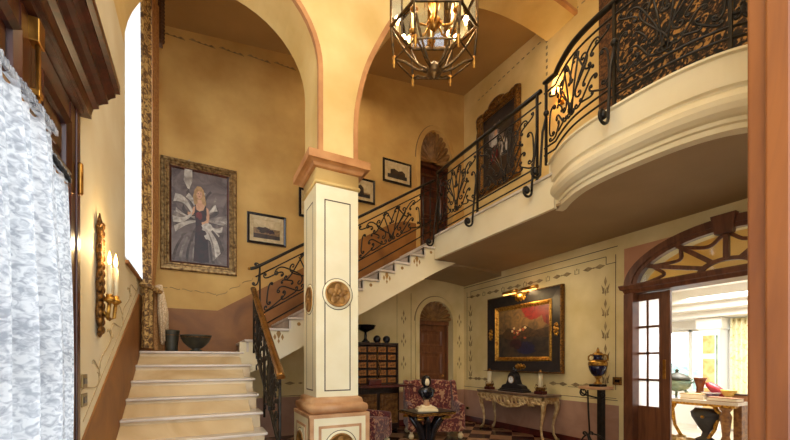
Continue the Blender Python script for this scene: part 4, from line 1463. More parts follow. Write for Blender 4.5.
cl.tube([(0, 0, 1.5), (0, 0, TOP - 4.08)], .012, 6)
for k in range(20):
    z = 1.5 + k * .12
    if z > TOP - 4.1: break
    cl.ball((0, 0, z), .03, 6, 5, 1, .5, 1.6)
cl.build('chain', ch)
for k in range(6):
    a = yaw0 + (k + .5) * PI / 3
    dx, dy = cos(a), sin(a)
    R = .19
    arm = MB('brass').tube([(dx * .02, dy * .02, .06), (dx * .08, dy * .08, -.03), (dx * .15, dy * .15, -.05), (dx * R, dy * R, .0), (dx * R, dy * R, .03)], .009, 6)
    arm.lathe([(.012, .02), (.032, .04), (.03, .05), (.015, .055)], 10, (dx * R, dy * R, 0))
    for s_ in range(8):
        aa = s_ * .8
        rr = .035 * (1 - s_ / 12)
    ao = arm.build('arm', ch)
    MB('candle_wax').lathe([(.013, .05), (.013, .17), (.005, .175)], 8, (dx * R, dy * R, 0)).build('candle', ao)
    MB('bulb').lathe([(.006, .175), (.015, .20), (.014, .22), (.006, .25), (.001, .275)], 8, (dx * R, dy * R, 0)).build('bulb', ao)

# upper wall lamp seen through the gallery railing
up_ = PX(557, 84, X=XR - .14)
ul = thing('wall_lamp', 'small glowing wall lamp on the upper wall behind the gallery railing', 'lamp', (XR - .0, up_.y, up_.z), RZ['right'])
MB('brass').tube([(0, 0, -.22), (0, -.06, -.26), (0, -.14, -.2), (0, -.14, -.1)], .012, 6).box(-.04, .04, -.02, 0, -.32, -.12).build('arm', ul)
MB('warm_shade').lathe([(.10, -.12), (.085, -.02), (.06, .10)], 14, (0, -.14, 0), cap=False).build('lamp_shade', ul)

# ---------------------------------------------------------------- bowls on the landing
p = PX(196, 349.5, Y=5.98)
b_ = thing('bowl', 'dark green footed bowl on the landing under the portrait', 'bowl', (p.x, 5.98, LAND))
k_ = 5.98 / 5.75
MB('bowl_green').lathe([(.075, 0), (.085, .015), (.05, .035), (.10, .07), (.16, .13), (.19, .20), (.198, .215), (.20, .235), (.19, .235), (.175, .20), (.13, .12), (.02, .08)], 28).build('bowl_body', b_)
v_ = MB('gilt_dark')
v_.tube([(.192 * cos(2 * PI * i / 24), .192 * sin(2 * PI * i / 24)  , .20) for i in range(24)], .006, 5, closed=True)
v_.build('rim_band', b_)
p = PX(171.5, 349, Y=6.05)
b_ = thing('planter', 'dark bronze cylindrical planter on the landing beside the brocade curtain', 'pot', (p.x, 6.05, LAND))
MB('bowl_green').lathe([(.07, 0), (.08, .02), (.075, .05), (.088, .2), (.098, .27), (.102, .30), (.09, .30), (.08, .2), (.02, .05)], 22).build('pot_body', b_)
MB('gilt_dark').tube([(.092 * cos(2 * PI * i / 20), .092 * sin(2 * PI * i / 20), .23) for i in range(20)], .005, 5, closed=True).build('rim_band', b_)

# ---------------------------------------------------------------- cabinet of little drawers and its stand
cbx, cby = 3.10, 6.80
cs = thing('cabinet_stand', 'dark carved stand carrying the drawer cabinet behind the pillar', 'stand', (cbx, cby, 0))
MB('old_wood').box(-.5, .44, -.22, .25, .85, .90).build('top', cs, bev=.005)
MB('old_wood').box(-.47, .45, -.19, .22, .06, .85).build('body', cs)
for k in range(2):
    xx = -.24 + k * .46
    d = MB('carved_wood').rings_frame(.40, .6, [(0, 0), (.01, -.02), (.04, -.02), (.05, -.005), (.12, -.012)]).box(-.08, .08, -.02, 0, -.18, .18)
    o = d.build('door', cs); o.location = (xx, -.19, .46)
    MB('brass').ball((.17 if k == 0 else -.17, -.03, 0), .014).build('knob', o)
for sx in (-1, 1):
    for sy in (-.15, .18):
        MB('old_wood').ball((sx * .40 - .01, sy, .04), .042).build('foot', cs)
cb = thing('drawer_cabinet', 'dark writing cabinet with rows of inlaid little drawers and a red drop front', 'cabinet', (cbx, cby, .90))
MB('old_wood').box(-.47, .45, -.16, .24, 0, .03).box(-.47, -.44, -.16, .24, 0, .84).box(.42, .45, -.16, .24, 0, .84).box(-.47, .45, -.16, .24, .81, .86).box(-.47, .45, .2, .24, 0, .84).build('carcass', cb)
MB('red_lacquer').box(-.5, .62, -.50, -.16, -.0, .045).build('drop_front', cb, bev=.005)
MB('red_lacquer').box(-.30, -.05, -.42, -.30, .046, .15).build('inkwell_box', cb, bev=.01)
for r_ in range(5):
    for c_ in range(4):
        w_, h_2 = .205, .135
        x = -.43 + c_ * .215 + w_ / 2
        z = .05 + r_ * .152 + h_2 / 2
        d = MB('old_wood').box(-w_ / 2, w_ / 2, 0, .2, -h_2 / 2, h_2 / 2)
        d.use('drawer_inlay').box(-w_ / 2 + .018, w_ / 2 - .018, -.006, 0, -h_2 / 2 + .018, h_2 / 2 - .018)
        d.use('carved_wood').box(-w_ / 2 + .05, w_ / 2 - .05, -.009, 0, -h_2 / 2 + .045, h_2 / 2 - .045)
        o = d.build('drawer', cb); o.location = (x, -.12, z)
        MB('brass').ball((0, -.016, 0), .011, 6, 5).build('knob', o)
MB('iron_gold').tube([(-.02, -.19, .75), (-.05, -.2, .55), (0, -.2, .4), (.03, -.2, .3), (-.05, -.2, .1)], .014, 6).build('clasp', cb)
for px in (377, 386.5):
    p = PX(px, 341, Y=cby - .02)
    b = MB('black_marble').ball((0, 0, .078), .075, 14, 10)
    b.use('old_wood').lathe([(.05, 0), (.05, .012), (.03, .02)], 12)
    tag(b.build('stone_ball'), 'dark polished ball on the cabinet top, ' + ('the one nearer the bronze tazza' if px < 380 else 'the one at the right end'), 'ornament', 'balls on the drawer cabinet').location = (p.x, cby - .02, 1.761)
p = PX(365.5, 341, Y=cby)
tz = thing('tazza', 'dark footed bronze bowl standing on the drawer cabinet', 'bowl', (p.x, cby, 1.761))
MB('black_gloss').lathe([(.08, 0), (.085, .02), (.05, .05), (.025, .09), (.03, .14), (.022, .2)], 16).build('stem', tz)
MB('black_gloss').lathe([(.022, .2), (.07, .225), (.17, .27), (.20, .33), (.21, .335), (.20, .345), (.15, .29), (.02, .25)], 20).build('dish', tz)

# ---------------------------------------------------------------- armchairs in red figured cloth
def armchair(label, loc, rz, W=1.0, D=.82, H=1.03, arm_h=.64):
    t = thing('armchair', label, 'armchair', loc, rz, 'red patterned armchairs')
    # front faces -y
    m = MB('red_fabric').box(-W / 2 + .08, W / 2 - .08, -D / 2 + .02, D / 2 - .16, .26, .46)
    m.build('seat', t, bev=.04)
    bk = MB('red_fabric')
    P_ = [(-W / 2 + .10, .30), (W / 2 - .10, .30), (W / 2 - .10, H - .03), (W / 4, H), (-W / 4, H), (-W / 2 + .10, H - .03)]
    A = [bk.V((x, D / 2 - .18 + (z - .3) * .08, z)) for x, z in P_]
    B = [bk.V((x, D / 2 - .03 + (z - .3) * .10, z)) for x, z in P_]
    bk.face(A); bk.face(B[::-1])
    for i in range(6):
        bk.face([A[i], A[(i + 1) % 6], B[(i + 1) % 6], B[i]])
    bk.build('backrest', t, bev=.03)
    for sg in (-1, 1):
        a = MB('red_fabric')
        yz = [(-D / 2, .16), (D / 2 - .06, .16), (D / 2 + .04, H), (D / 2 - .14, H - .01), (D / 2 - .26, arm_h + .12), (D / 2 - .36, arm_h), (-D / 2 + .02, arm_h - .02)]
        a.prism(yz, 'x', sg * (W / 2) - (.10 if sg > 0 else 0), sg * (W / 2) + (.10 if sg < 0 else 0))
        a.build('wing_arm', t, bev=.03)
    MB('red_fabric').box(-W / 2 + .04, W / 2 - .04, -D / 2 + .015, D / 2 - .06, .13, .28).build('seat_rail', t, bev=.02)
    for sx in (-1, 1):
        for sy in (-1, 1):
            MB('ivory').lathe([(.02, 0), (.04, .01), (.052, .045), (.045, .08), (.022, .095), (.03, .11), (.028, .16)], 12, (sx * (W / 2 - .07), sy * (D / 2 - .08), 0)).build('foot', t)
    return t
armchair('red patterned wing armchair facing the hall before the lower arched door', (3.90, 5.92, 0), -.40, W=1.04)
armchair('red patterned armchair half hidden behind the pillar foot', (2.35, 5.70, 0), .75, W=.80, H=.82, arm_h=.56)

# ---------------------------------------------------------------- side table on plumed black supports, with the bust
tx0, tx1, ty0, ty1, tz_ = 2.47, 3.09, 4.11, 4.62, .72
stb = thing('side_table', 'small black and gilt side table on curving plume supports, in front of the red armchair', 'table', ((tx0 + tx1) / 2, (ty0 + ty1) / 2, 0))
hw_, hd_ = (tx1 - tx0) / 2, (ty1 - ty0) / 2
m = MB('black_gloss').box(-hw_, hw_, -hd_, hd_, tz_ - .028, tz_ - .006)
m.use('gilt').box(-hw_ - .003, hw_ + .003, -hd_ - .003, hd_ + .003, tz_ - .02, tz_ - .012)
m.use('old_wood').box(-hw_ + .02, hw_ - .02, -hd_ + .02, hd_ - .02, tz_ - .006, tz_)
m.build('table_top', stb, bev=.003)
MB('gilt').tiers(-hw_, hw_, -hd_, hd_, [(tz_ - .05, -.03), (tz_ - .045, -.01), (tz_ - .028, -.006)]).build('apron', stb)
for k in range(8):
    a = k * PI / 4 + PI / 8
    e_ = 1.0
    m = MB('black_gloss')
    m.tube([(.05 * cos(a), .05 * sin(a), .16), (.07 * cos(a), .07 * sin(a), .32), (.12 * cos(a), .10 * sin(a), .48), (.22 * cos(a), .17 * sin(a), .60), (.27 * cos(a), .21 * sin(a), tz_ - .06)], [.03, .04, .045, .035, .012], 7)
    m.build('plume', stb)
for sx in (-1, 1):
    for sy in (-1, 1):
        m = MB('gilt')
        m.ball((sx * hw_ * .72, sy * hd_ * .72, tz_ - .085), .04, 9, 6, 1.5, 1.0, .6)
        m.ball((sx * hw_ * .55, sy * hd_ * .6, tz_ - .10), .03, 8, 6, 1.2, 1.0, .6)
        m.build('gilt_scroll', stb)
MB('gilt').lathe([(.05, .14), (.075, .17), (.05, .20), (.06, .22), (.03, .24)], 12).build('collar', stb)
MB('black_gloss').lathe([(.20, 0), (.21, .03), (.17, .06), (.08, .09), (.05, .15)], 16).build('base', stb)
bp_ = PX(428, 410, Z=tz_)
bs = thing('bust', 'black bust with a pale face on a stepped stone base, on the side table', 'statue', ((tx0 + tx1) / 2 - .02, (ty0 + ty1) / 2 - .02, tz_), -.35)
m = MB('ivory').tiers(-.10, .10, -.07, .07, [(0, .04), (.025, .04), (.027, .02), (.05, .02), (.055, -.02), (.075, -.03)])
m.build('base', bs)
m = MB('rose_stone').lathe([(.055, .07), (.045, .09), (.03, .12), (.035, .15)], 12)
m.build('socle', bs)
m = MB('black_gloss')
m.lathe([(.03, .14), (.05, .16), (.078, .20), (.105, .245), (.112, .27), (.095, .295), (.06, .318), (.036, .335), (.034, .365)], 16, (0, 0, 0), True, 1.12, .7)
for sg in (-1, 1):
    m.tube([(sg * .03, -.03, .31), (sg * .08, -.05, .27), (sg * .07, -.06, .21), (sg * .01, -.05, .17)], .018, 6)
m.ball((0, .015, .40), .075, 12, 9, .95, 1.05, 1.15)
m.ball((0, .05, .42), .06, 10, 7)
m.build('head_and_shoulders', bs)
m = MB('ivory')
m.ball((0, -.03, .395), .05, 12, 9, .78, .8, 1.15)
m.ball((0, -.07, .392), .010, 6, 5, 1, 1, 1.6)
m.build('face', bs)

# ---------------------------------------------------------------- console, clock and candlesticks
cy0, cy1, cz1 = 4.40, 6.10, .815
co = thing('console_table', 'carved gilt console table with a stone top under the still life', 'table', (5.35, (cy0 + cy1) / 2, 0), RZ['right'])
hl = (cy1 - cy0) / 2      # local x along -Y, front is -y
m = MB('table_stone').tiers(-hl, hl, -.23, .21, [(cz1 - .045, -.02), (cz1 - .035, 0), (cz1 - .01, .004), (cz1, -.006)])
m.build('table_top', co)
ap = MB('gilt_cream')
ap.box(-hl + .04, hl - .04, -.20, -.18, cz1 - .15, cz1 - .045).box(-hl + .04, -hl + .06, -.2, .2, cz1 - .15, cz1 - .045).box(hl - .06, hl - .04, -.2, .2, cz1 - .15, cz1 - .045)
apo = ap.build('apron', co)
cv = MB('gilt_cream')
rr_ = random.Random(4)
n_ = 34
for k in range(n_):
    u = -hl + .07 + (2 * hl - .14) * k / (n_ - 1)
    c_ = abs(u) / hl
    drop = .05 + .11 * max(0, 1 - (u / (hl * .5)) ** 2) + (.04 if abs(c_ - .62) < .08 else 0)
    q = scroll2d('S' if k % 2 else 'C', (u - .05, cz1 - .09), (u + .03, cz1 - .11 - drop), turns=.8, n=20)
    cv.tube([(a, -.215, b) for a, b in q], .012, 5)
    cv.ball((u, -.21, cz1 - .12 - drop * .7), .024, 7, 5, 1, .6, 1)
for k in range(12):
    u = -.18 + k * .033
    for sx in (-1, 1):
        cv.ball((sx * (hl - .04), u, cz1 - .12 - .02 * sin(k * 1.3)), .025, 7, 5, .6, 1, 1)
cv.ball((0, -.22, cz1 - .20), .06, 10, 7, 1.2, .5, 1)
cv.build('apron_carving', co)
for sx in (-1, 1):
    for sy in (-1, 1):
        bx, by = sx * (hl - .09), sy * .15
        m = MB('gilt_cream')
        pts = [(bx, by, cz1 - .06), (bx + sx * .03, by + sy * .015, cz1 - .16), (bx + sx * .035, by + sy * .02, cz1 - .25), (bx - sx * .01, by, cz1 - .42), (bx - sx * .035, by, cz1 - .56), (bx - sx * .02, by, cz1 - .70), (bx + sx * .02, by + sy * .01, .05), (bx + sx * .05, by + sy * .02, .025)]
        m.tube(pts, [.045, .05, .042, .028, .022, .020, .026, .03], 8)
        m.ball((bx + sx * .03, by + sy * .01, cz1 - .14), .055, 9, 7)
        m.build('leg', co)
        MB('silver_gilt').ball((bx + sx * .05, by + sy * .02, .03), .03, 8, 6).build('foot', co)
def on_console(px, x=5.33):
    p = PX(px, 392, X=x)
    return (x, p.y, cz1)
c0 = on_console(514)
ck = thing('mantel_clock', 'black marble mantel clock with a round dial on the console table', 'clock', c0, RZ['right'])
m = MB('black_marble').tiers(-.30, .30, -.09, .09, [(0, .02), (.03, .02), (.035, 0), (.06, 0)])
m.prism([(-.28, .06), (.28, .06), (.24, .12), (.14, .15), (.10, .23), (.09, .30), (.05, .36), (-.05, .36), (-.09, .30), (-.10, .23), (-.14, .15), (-.24, .12)], 'y', -.075, .075)
m.tiers(-.05, .05, -.05, .05, [(.36, 0), (.375, .01), (.385, -.01), (.42, -.02)])
m.build('case', ck, bev=.006)
m = MB('black_gloss').ball((0, 0, .44), .035).ball((.05, 0, .40), .03).ball((-.04, 0, .40), .03)
m.build('figure', ck)
def disc(mb, c, r, d, n=24):
    f = [mb.V((c[0] + r * cos(2 * PI * i / n), c[1] - d, c[2] + r * sin(2 * PI * i / n))) for i in range(n)]
    b = [mb.V((c[0] + r * cos(2 * PI * i / n), c[1], c[2] + r * sin(2 * PI * i / n))) for i in range(n)]
    mb.face(f)
    for i in range(n):
        mb.face([f[i], f[(i + 1) % n], b[(i + 1) % n], b[i]])
m = MB('brass'); disc(m, (0, -.075, .23), .072, .008); m.use('white_paint'); disc(m, (0, -.082, .23), .062, .004)
m.use('black_gloss')
for k in range(12):
    a = k * PI / 6
    m.box(.05 * cos(a) - .003, .05 * cos(a) + .003, -.0875, -.086, .23 + .05 * sin(a) - .006, .23 + .05 * sin(a) + .006)
m.build('dial', ck)
MB('black_gloss').box(-.003, .003, -.091, -.089, .23, .275).box(-.003, .03, -.091, -.089, .228, .233).build('hands', ck)
for px, lab in ((489.5, 'cream candle in a gilt foliage holder on the console, left of the clock'), (540.5, 'cream candle in a gilt foliage holder on the console, right of the clock')):
    t = thing('candlestick', lab, 'candlestick', on_console(px), RZ['right'], 'candlesticks on the console')
    MB('red_lacquer').box(-.09, .09, -.065, .065, 0, .055).build('base', t, bev=.005)
    m = MB('gilt_dark')
    for k in range(10):
        a = k * 2 * PI / 10
        m.ball((.07 * cos(a), .05 * sin(a), .075 + .02 * (k % 2)), .028, 7, 5)
    m.lathe([(.05, .055), (.03, .08), (.05, .11), (.045, .12), (.02, .125)], 12)
    for sg in (-1, 1):
        m.tube([(sg * .05, 0, .08), (sg * .13, 0, .10), (sg * .10, 0, .17), (sg * .055, 0, .14)], .008, 5)
    m.build('holder', t)
    MB('candle_wax').lathe([(.042, .12), (.042, .37), (.03, .375), (.004, .378)], 14).build('candle', t)
    m = MB('gilt_dark').lathe([(.004, .376), (.012, .38), (.13, .388), (.135, .392), (.02, .40), (.018, .43)], 18)
    m.build('drip_dish', t)

# ---------------------------------------------------------------- iron pedestal and urn
pp = PX(596, 386, X=5.25)
pd = thing('iron_pedestal', 'black scrolled iron pedestal against the rose dado left of the dining room doorway', 'pedestal', (5.25, pp.y, 0), RZ['right'])
ph = 1.02
MB('rose_stone').tiers(-.19, .17, -.15, .15, [(ph - .04, -.01), (ph - .03, 0), (ph, 0)]).build('top', pd)
MB('iron').box(.03, .10, -.02, .07, 0, ph - .04).build('post', pd)
for sx in (-1,):
    MB('iron').tube([(-.10, -.05, ph - .06), (-.085, -.05, .6), (-.07, -.05, .32)], .012, 6).build('upright', pd)
for q, nm in ((scroll2d('C', (-.17, ph - .07), (.15, ph - .12), turns=.8), 'scroll'), (scroll2d('C', (-.20, .04), (.22, .04), turns=.55, flip=True), 'scroll'), (scroll2d('S', (-.14, .30), (.02, .05), turns=.9), 'scroll'), (scroll2d('C', (-.02, .3), (.2, .05), turns=.7), 'scroll')):
    MB('iron').tube([(a, -.06, b) for a, b in q], .013, 6).build(nm, pd)
m = MB('iron')
m.tube([(.20 * cos(2 * PI * i / 24), -.06 + .02 * sin(2 * PI * i / 24), .16 + .15 * sin(2 * PI * i / 24)) for i in range(24)], .012, 6, closed=True)
m.box(-.22, .22, -.08, .10, 0, .02)
m.build('foot', pd)
MB('iron').tube([(-.17 + .05 * cos(2 * PI * i / 14), -.06, ph - .10 + .05 * sin(2 * PI * i / 14)) for i in range(14)], .011, 6, closed=True).build('ring', pd)
un = thing('urn', 'dark blue and gilt lidded urn on the iron pedestal', 'urn', (5.25, pp.y - .03, ph), RZ['right'])
MB('black_gloss').box(-.085, .085, -.085, .085, 0, .035).build('base', un, bev=.004)
MB('gilt').lathe([(.07, .035), (.06, .05), (.03, .075), (.025, .11), (.05, .14), (.06, .155)], 16).build('foot', un)
MB('blue_enamel').lathe([(.055, .15), (.09, .19), (.12, .26), (.128, .315)], 20).build('lower_bowl', un)
MB('gilt').lathe([(.129, .31), (.134, .33), (.130, .36), (.112, .385), (.07, .40)], 20).build('gilt_band', un)
MB('blue_enamel').lathe([(.07, .40), (.058, .43), (.062, .455), (.078, .47)], 18).build('neck', un)
MB('gilt').lathe([(.08, .468), (.082, .48), (.05, .505), (.02, .52), (.024, .54), (.016, .56), (.004, .585)], 16).build('lid', un)
for sg in (-1, 1):
    MB('gilt').tube([(sg * .10, 0, .38), (sg * .155, 0, .40), (sg * .15, 0, .45), (sg * .11, 0, .475), (sg * .075, 0, .45)], .013, 6).build('handle', un)

# ---------------------------------------------------------------- dining-room doorway joinery
ow = thing('doorway_arch', 'brown wooden doorway surround with a sunburst fanlight and keystone', 'door', (XR, oc, 0), RZ['right'])
# local x = -(Y - oc)
m = MB('arch_wood').box(-oh - .11, -oh + .02, -.04, .3, 0, OZ - .06).build('casing', ow, bev=.004)
m = MB('arch_wood').box(oh - .02, oh + .11, -.04, .3, 0, OZ - .06).build('casing', ow, bev=.004)
m = MB('arch_wood')
m.tiers(-oh - .10, oh + .10, -.03, .28, [(OZ - .06, -.0), (OZ - .04, .01), (OZ - .01, .02), (OZ + .0, .045), (OZ + .035, .055), (OZ + .045, .06), (OZ + .065, .06)])
m.build('transom', ow)
zt = OZ + .05
a_, b_ = oh - .02, ORISE - .03
m = MB('arch_wood')
def ring_arch(mb, ax, az, bx, bz, y0_, y1_, n=24):
    o = [(ax * cos(PI * i / n), zt + az * sin(PI * i / n)) for i in range(n + 1)]
    q = [(bx * cos(PI * i / n), zt + bz * sin(PI * i / n)) for i in range(n + 1)]
    for i in range(n):
        mb.prism([o[i], o[i + 1], q[i + 1], q[i]], 'y', y0_, y1_)
ring_arch(m, oh + .11, ORISE + .06, oh - .0, ORISE - .03, -.045, .02)
ring_arch(m, oh + .0, ORISE - .03, oh - .07, ORISE - .085, -.03, .06)
m.build('archivolt', ow)
m = MB('arch_wood').prism([(-.085, OZ + ORISE - .09), (.085, OZ + ORISE - .09), (.125, OZ + ORISE + .14), (-.125, OZ + ORISE + .14)], 'y', -.085, .02)
m.build('keystone', ow, bev=.004)
fan = MB('arch_wood')
ring_arch(fan, .30, .16, .24, .115, -.005, .045)
nb = 5
for i in range(1, nb + 1):
    a = PI * i / (nb + 1)
    p0 = Vector((.28 * cos(a), 0, zt + .14 * sin(a))); p1 = Vector(((oh - .05) * cos(a), 0, zt + (ORISE - .07) * sin(a)))
    d_ = (p1 - p0).normalized(); nn = Vector((-d_.z, 0, d_.x)) * .027
    fan.prism([(p0.x - nn.x, p0.z - nn.z), (p1.x - nn.x, p1.z - nn.z), (p1.x + nn.x, p1.z + nn.z), (p0.x + nn.x, p0.z + nn.z)], 'y', -.01, .045)
for i in range(nb + 1):
    am, aw = PI * (i + .5) / (nb + 1), PI / (nb + 1) * .47
    pts = []
    for k in range(11):
        a = am - aw + 2 * aw * k / 10
        rr = .90 - .22 * sin(PI * k / 10)
        pts.append(((oh - .05) * rr * cos(a), .018, zt + (ORISE - .07) * rr * sin(a)))
    fan.tube(pts, .024, 6)
fan.build('fanlight_bars', ow)
g = MB('glass')
g.face([g.V(((oh - .03) * cos(PI * i / 24), .03, zt + (ORISE - .05) * sin(PI * i / 24))) for i in range(25)])
g.build('fanlight_glass', ow, recalc=False)
# glazed sliding leaf
sd = thing('sliding_door', 'narrow glazed sliding door leaf with small panes, half open in the dining room doorway', 'door', (XR + .12, 3.28, 0), RZ['right'])
LW = .50
m = MB('door_wood').box(0, .05, -.02, .025, 0, OZ - .07).box(LW - .14, LW, -.02, .025, 0, OZ - .07).box(.05, LW - .14, -.02, .025, 0, .75).box(.05, LW - .14, -.02, .025, OZ - .17, OZ - .07)
m.box(.05 + (LW - .19) / 2 - .012, .05 + (LW - .19) / 2 + .012, -.015, .02, .75, OZ - .17)
for k in range(1, 4):
    z = .75 + (OZ - .92) * k / 4
    m.box(.05, LW - .14, -.015, .02, z - .014, z + .014)
m.build('leaf', sd)
MB('frosted').box(.05, LW - .14, .0, .005, .75, OZ - .17).build('panes', sd)
MB('brass').box(LW - .09, LW - .05, -.03, -.018, 1.15, 1.42).build('finger_plate', sd, bev=.004)
# ---------------------------------------------------------------- the bright dining room beyond
DX = 9.6
RXI = XR + .3
struct(MB('marble').box(RXI, DX + .3, -.5, 8.5, -.12, 0).build('floor_dining'))
struct(MB('white_paint').box(6.9, DX + .3, -.5, 8.5, 2.75, 2.9).build('ceiling_dining'))
struct(MB('arch_plaster').box(RXI, 6.9, -.5, 8.5, 3.45, 3.6).box(6.85, 6.9, -.5, 8.5, 2.75, 3.45).build('ceiling_passage'))
m = MB('white_paint')
m.box(8.3, DX, -.5, 8.5, 2.52, 2.75); m.box(8.6, DX, -.5, 8.5, 2.40, 2.52); m.box(8.95, DX, -.5, 8.5, 2.28, 2.40); m.box(7.0, 7.25, -.5, 8.5, 2.62, 2.75)
struct(m.build('trim_5'))
WB, WH = .75, 2.10
m = MB('white_paint')
m.box(DX, DX + .3, -.5, 8.5, WH, 2.75); m.box(DX, DX + .3, -.5, 8.5, 0, WB)
m.box(DX, DX + .3, -.5, 1.5, WB, WH); m.box(DX, DX + .3, 3.55, 3.95, WB, WH); m.box(DX, DX + .3, 6.9, 8.5, WB, WH)
struct(m.build('wall_dining'))
struct(MB('white_paint').box(RXI, DX + .3, 8.5, 8.7, 0, 3.6).build('wall_dining_back'))
struct(MB('white_paint').box(RXI, DX + .3, -.7, -.5, 0, 3.6).build('wall_dining_front'))
m = MB('white_paint')
for y in (3.95, 4.30, 5.4, 6.85):
    m.box(DX + .1, DX + .16, y, y + .06, WB, WH)
m.box(DX + .1, DX + .16, 3.95, 6.9, WH - .05, WH)
w2 = struct(m.build('window_2'))
MB('glass').box(DX + .128, DX + .132, 3.95, 6.9, WB, WH).build('pane', w2)
m = MB('white_paint')
for y in (1.5, 2.5, 3.49):
    m.box(DX + .1, DX + .16, y, y + .06, WB, WH)
w3 = struct(m.build('window_3'))
MB('glass').box(DX + .128, DX + .132, 1.5, 3.55, WB, WH).build('pane', w3)
col = thing('marble_column', 'square amber and white marble column by the dining room window', 'column', (DX - .25, 3.76, 0))
MB('white_paint').tiers(-.17, .17, -.17, .17, [(0, .03), (.1, .03), (.12, 0), (2.02, 0), (2.06, .04), (2.27, .05)]).build('shaft', col)
m = MB('marble_amber')
for z0_, z1_ in ((.3, .85), (.95, 1.45), (1.55, 1.92)):
    m.box(-.176, -.17, -.09, .11, z0_, z1_)
m.use('glaze_green').box(-.178, -.172, -.14, -.11, .3, 1.92)
m.build('inlay', col)
dc = thing('floral_curtain', 'pale floral curtain at the dining room window right of the marble column', 'curtain', (DX - .12, 3.1, 0))
mat('floral', (240, 232, 196), (206, 190, 130), scale=8, rough=.8, lo=.5, hi=.68, dist=2)
m = MB('floral')
G = []
for j in range(13):
    row = []
    for i in range(49):
        u = i / 48
        row.append(m.V((-.05 + .05 * sin(u * 50), -.25 + .66 * u, 2.25 - 2.2 * j / 12)))
    G.append(row)
for j in range(12):
    for i in range(48):
        m.face([G[j][i], G[j][i + 1], G[j + 1][i + 1], G[j + 1][i]], True)
m.build('drape', dc, recalc=False)

# table with ornaments
gx0, gx1, gy0, gy1, gz = 7.0, 7.55, 2.52, 3.95, .78
dt = thing('hall_table', 'gilt table with a white stone top in the dining room beyond the doorway', 'table', ((gx0 + gx1) / 2, (gy0 + gy1) / 2, 0), RZ['right'])
hl2, hd2 = (gy1 - gy0) / 2, (gx1 - gx0) / 2
MB('marble').tiers(-hl2, hl2, -hd2, hd2, [(gz - .05, -.01), (gz - .03, 0), (gz, 0)]).build('table_top', dt)
MB('gilt').box(-hl2 + .05, hl2 - .05, -hd2 + .03, hd2 - .03, gz - .09, gz - .05).build('apron', dt)
MB('carved_wood').lathe([(.06, 0), (.07, .04), (.05, .08), (.07, .16), (.045, .25), (.06, .42), (.075, .55), (.05, .62), (.08, .67), (.08, .69)], 14, (hl2 - .18, -hd2 + .1, 0)).build('leg', dt)
MB('carved_wood').box(hl2 - .12, hl2 - .02, -hd2 + .18, hd2 - .02, 0, gz - .05).build('end_panel', dt)
for x in (-hl2 + .5, -hl2 + 1.02):
    s_ = 1 if x < -.0 else -1
    MB('gilt').tube([(x, 0, gz - .07), (x - s_ * .07, 0, gz - .2), (x - s_ * .02, 0, .3), (x + s_ * .08, 0, .12), (x + s_ * .02, 0, .02)], [.03, .04, .025, .03, .035], 7).build('leg', dt)
MB('gilt').tube([(-hl2 + .1, hd2 - .08, gz - .07), (-hl2 + .06, hd2 - .08, .4), (-hl2 + .1, hd2 - .08, .02)], .03, 7).build('leg', dt)
def on_t(px, x=7.25):
    p = PX(px, 395, X=x)
    return (x, p.y, gz)
tu = thing('tureen', 'grey-green lidded tureen on curved feet at the left end of the dining room table', 'tureen', on_t(677, 7.28))
MB('glaze_green').lathe([(.05, .10), (.14, .13), (.19, .2), (.195, .27), (.18, .30)], 22, (0, 0, 0), True, 1, 1).build('bowl', tu)
MB('bowl_green').lathe([(.195, .295), (.20, .31), (.16, .36), (.09, .40), (.03, .42), (.02, .44), (.03, .46), (.005, .49)], 20).build('lid', tu)
for k in range(3):
    a = k * 2 * PI / 3 + .5
    MB('glaze_green').tube([(.10 * cos(a), .10 * sin(a), .14), (.15 * cos(a), .15 * sin(a), .09), (.13 * cos(a), .13 * sin(a), .035), (.17 * cos(a), .17 * sin(a), .015)], .022, 7).build('foot', tu)
for sg in (-1, 1):
    MB('glaze_green').tube([(0, sg * .18, .24), (0, sg * .25, .27), (0, sg * .24, .32), (0, sg * .18, .29)], .016, 6).build('handle', tu)
bx_ = thing('book', 'thick cream book lying on the dining room table right of the tureen', 'book', on_t(694, 7.22), .1, 'books on the dining room table')
m = MB('book_tan').box(-.12, .12, -.16, .16, 0, .012).box(-.12, .12, -.16, .16, .075, .087).box(.11, .12, -.16, .16, 0, .087)
m.build('cover', bx_)
MB('paper').box(-.112, .11, -.152, .152, .012, .075).build('pages', bx_)
va = thing('vase', 'flared amber vase on the dining room table behind the cream book', 'vase', on_t(700, 7.44))
MB('amber_glass').lathe([(.07, 0), (.075, .02), (.055, .08), (.05, .18), (.075, .28), (.10, .335), (.095, .34), (.07, .28), (.03, .1)], 18).build('vase_body', va)
MB('gilt').lathe([(.056, .075), (.062, .085), (.056, .095)], 16, cap=False).build('band', va)
bo = thing('bowl', 'small purple-grey bowl in the middle of the dining room table', 'bowl', on_t(711, 7.36))
mat('lilac_glaze', (120, 96, 120), (90, 72, 96), scale=6, rough=.3)
MB('lilac_glaze').lathe([(.06, 0), (.07, .01), (.09, .06), (.12, .10), (.125, .105), (.11, .1), (.03, .03)], 20).build('bowl_body', bo)
MB('white_paint').lathe([(.124, .10), (.13, .106), (.124, .112)], 20, cap=False).build('rim', bo)
rd = thing('shell_ornament', 'rose-red flaring shell ornament on the dining room table behind the bowl', 'ornament', on_t(718, 7.47))
MB('pink_red').lathe([(.05, 0), (.045, .02), (.02, .05), (.04, .08), (.06, .10)], 14).build('foot', rd)
m = MB('pink_red')
m.tube([(0, -.10, .06), (0, -.04, .10), (0, .05, .17), (0, .13, .235), (0, .17, .25)], [.03, .07, .075, .05, .012], 10)
m.build('shell', rd)
yb = thing('cup', 'yellow footed cup on the dining room table in front of the window', 'cup', on_t(729, 7.36))
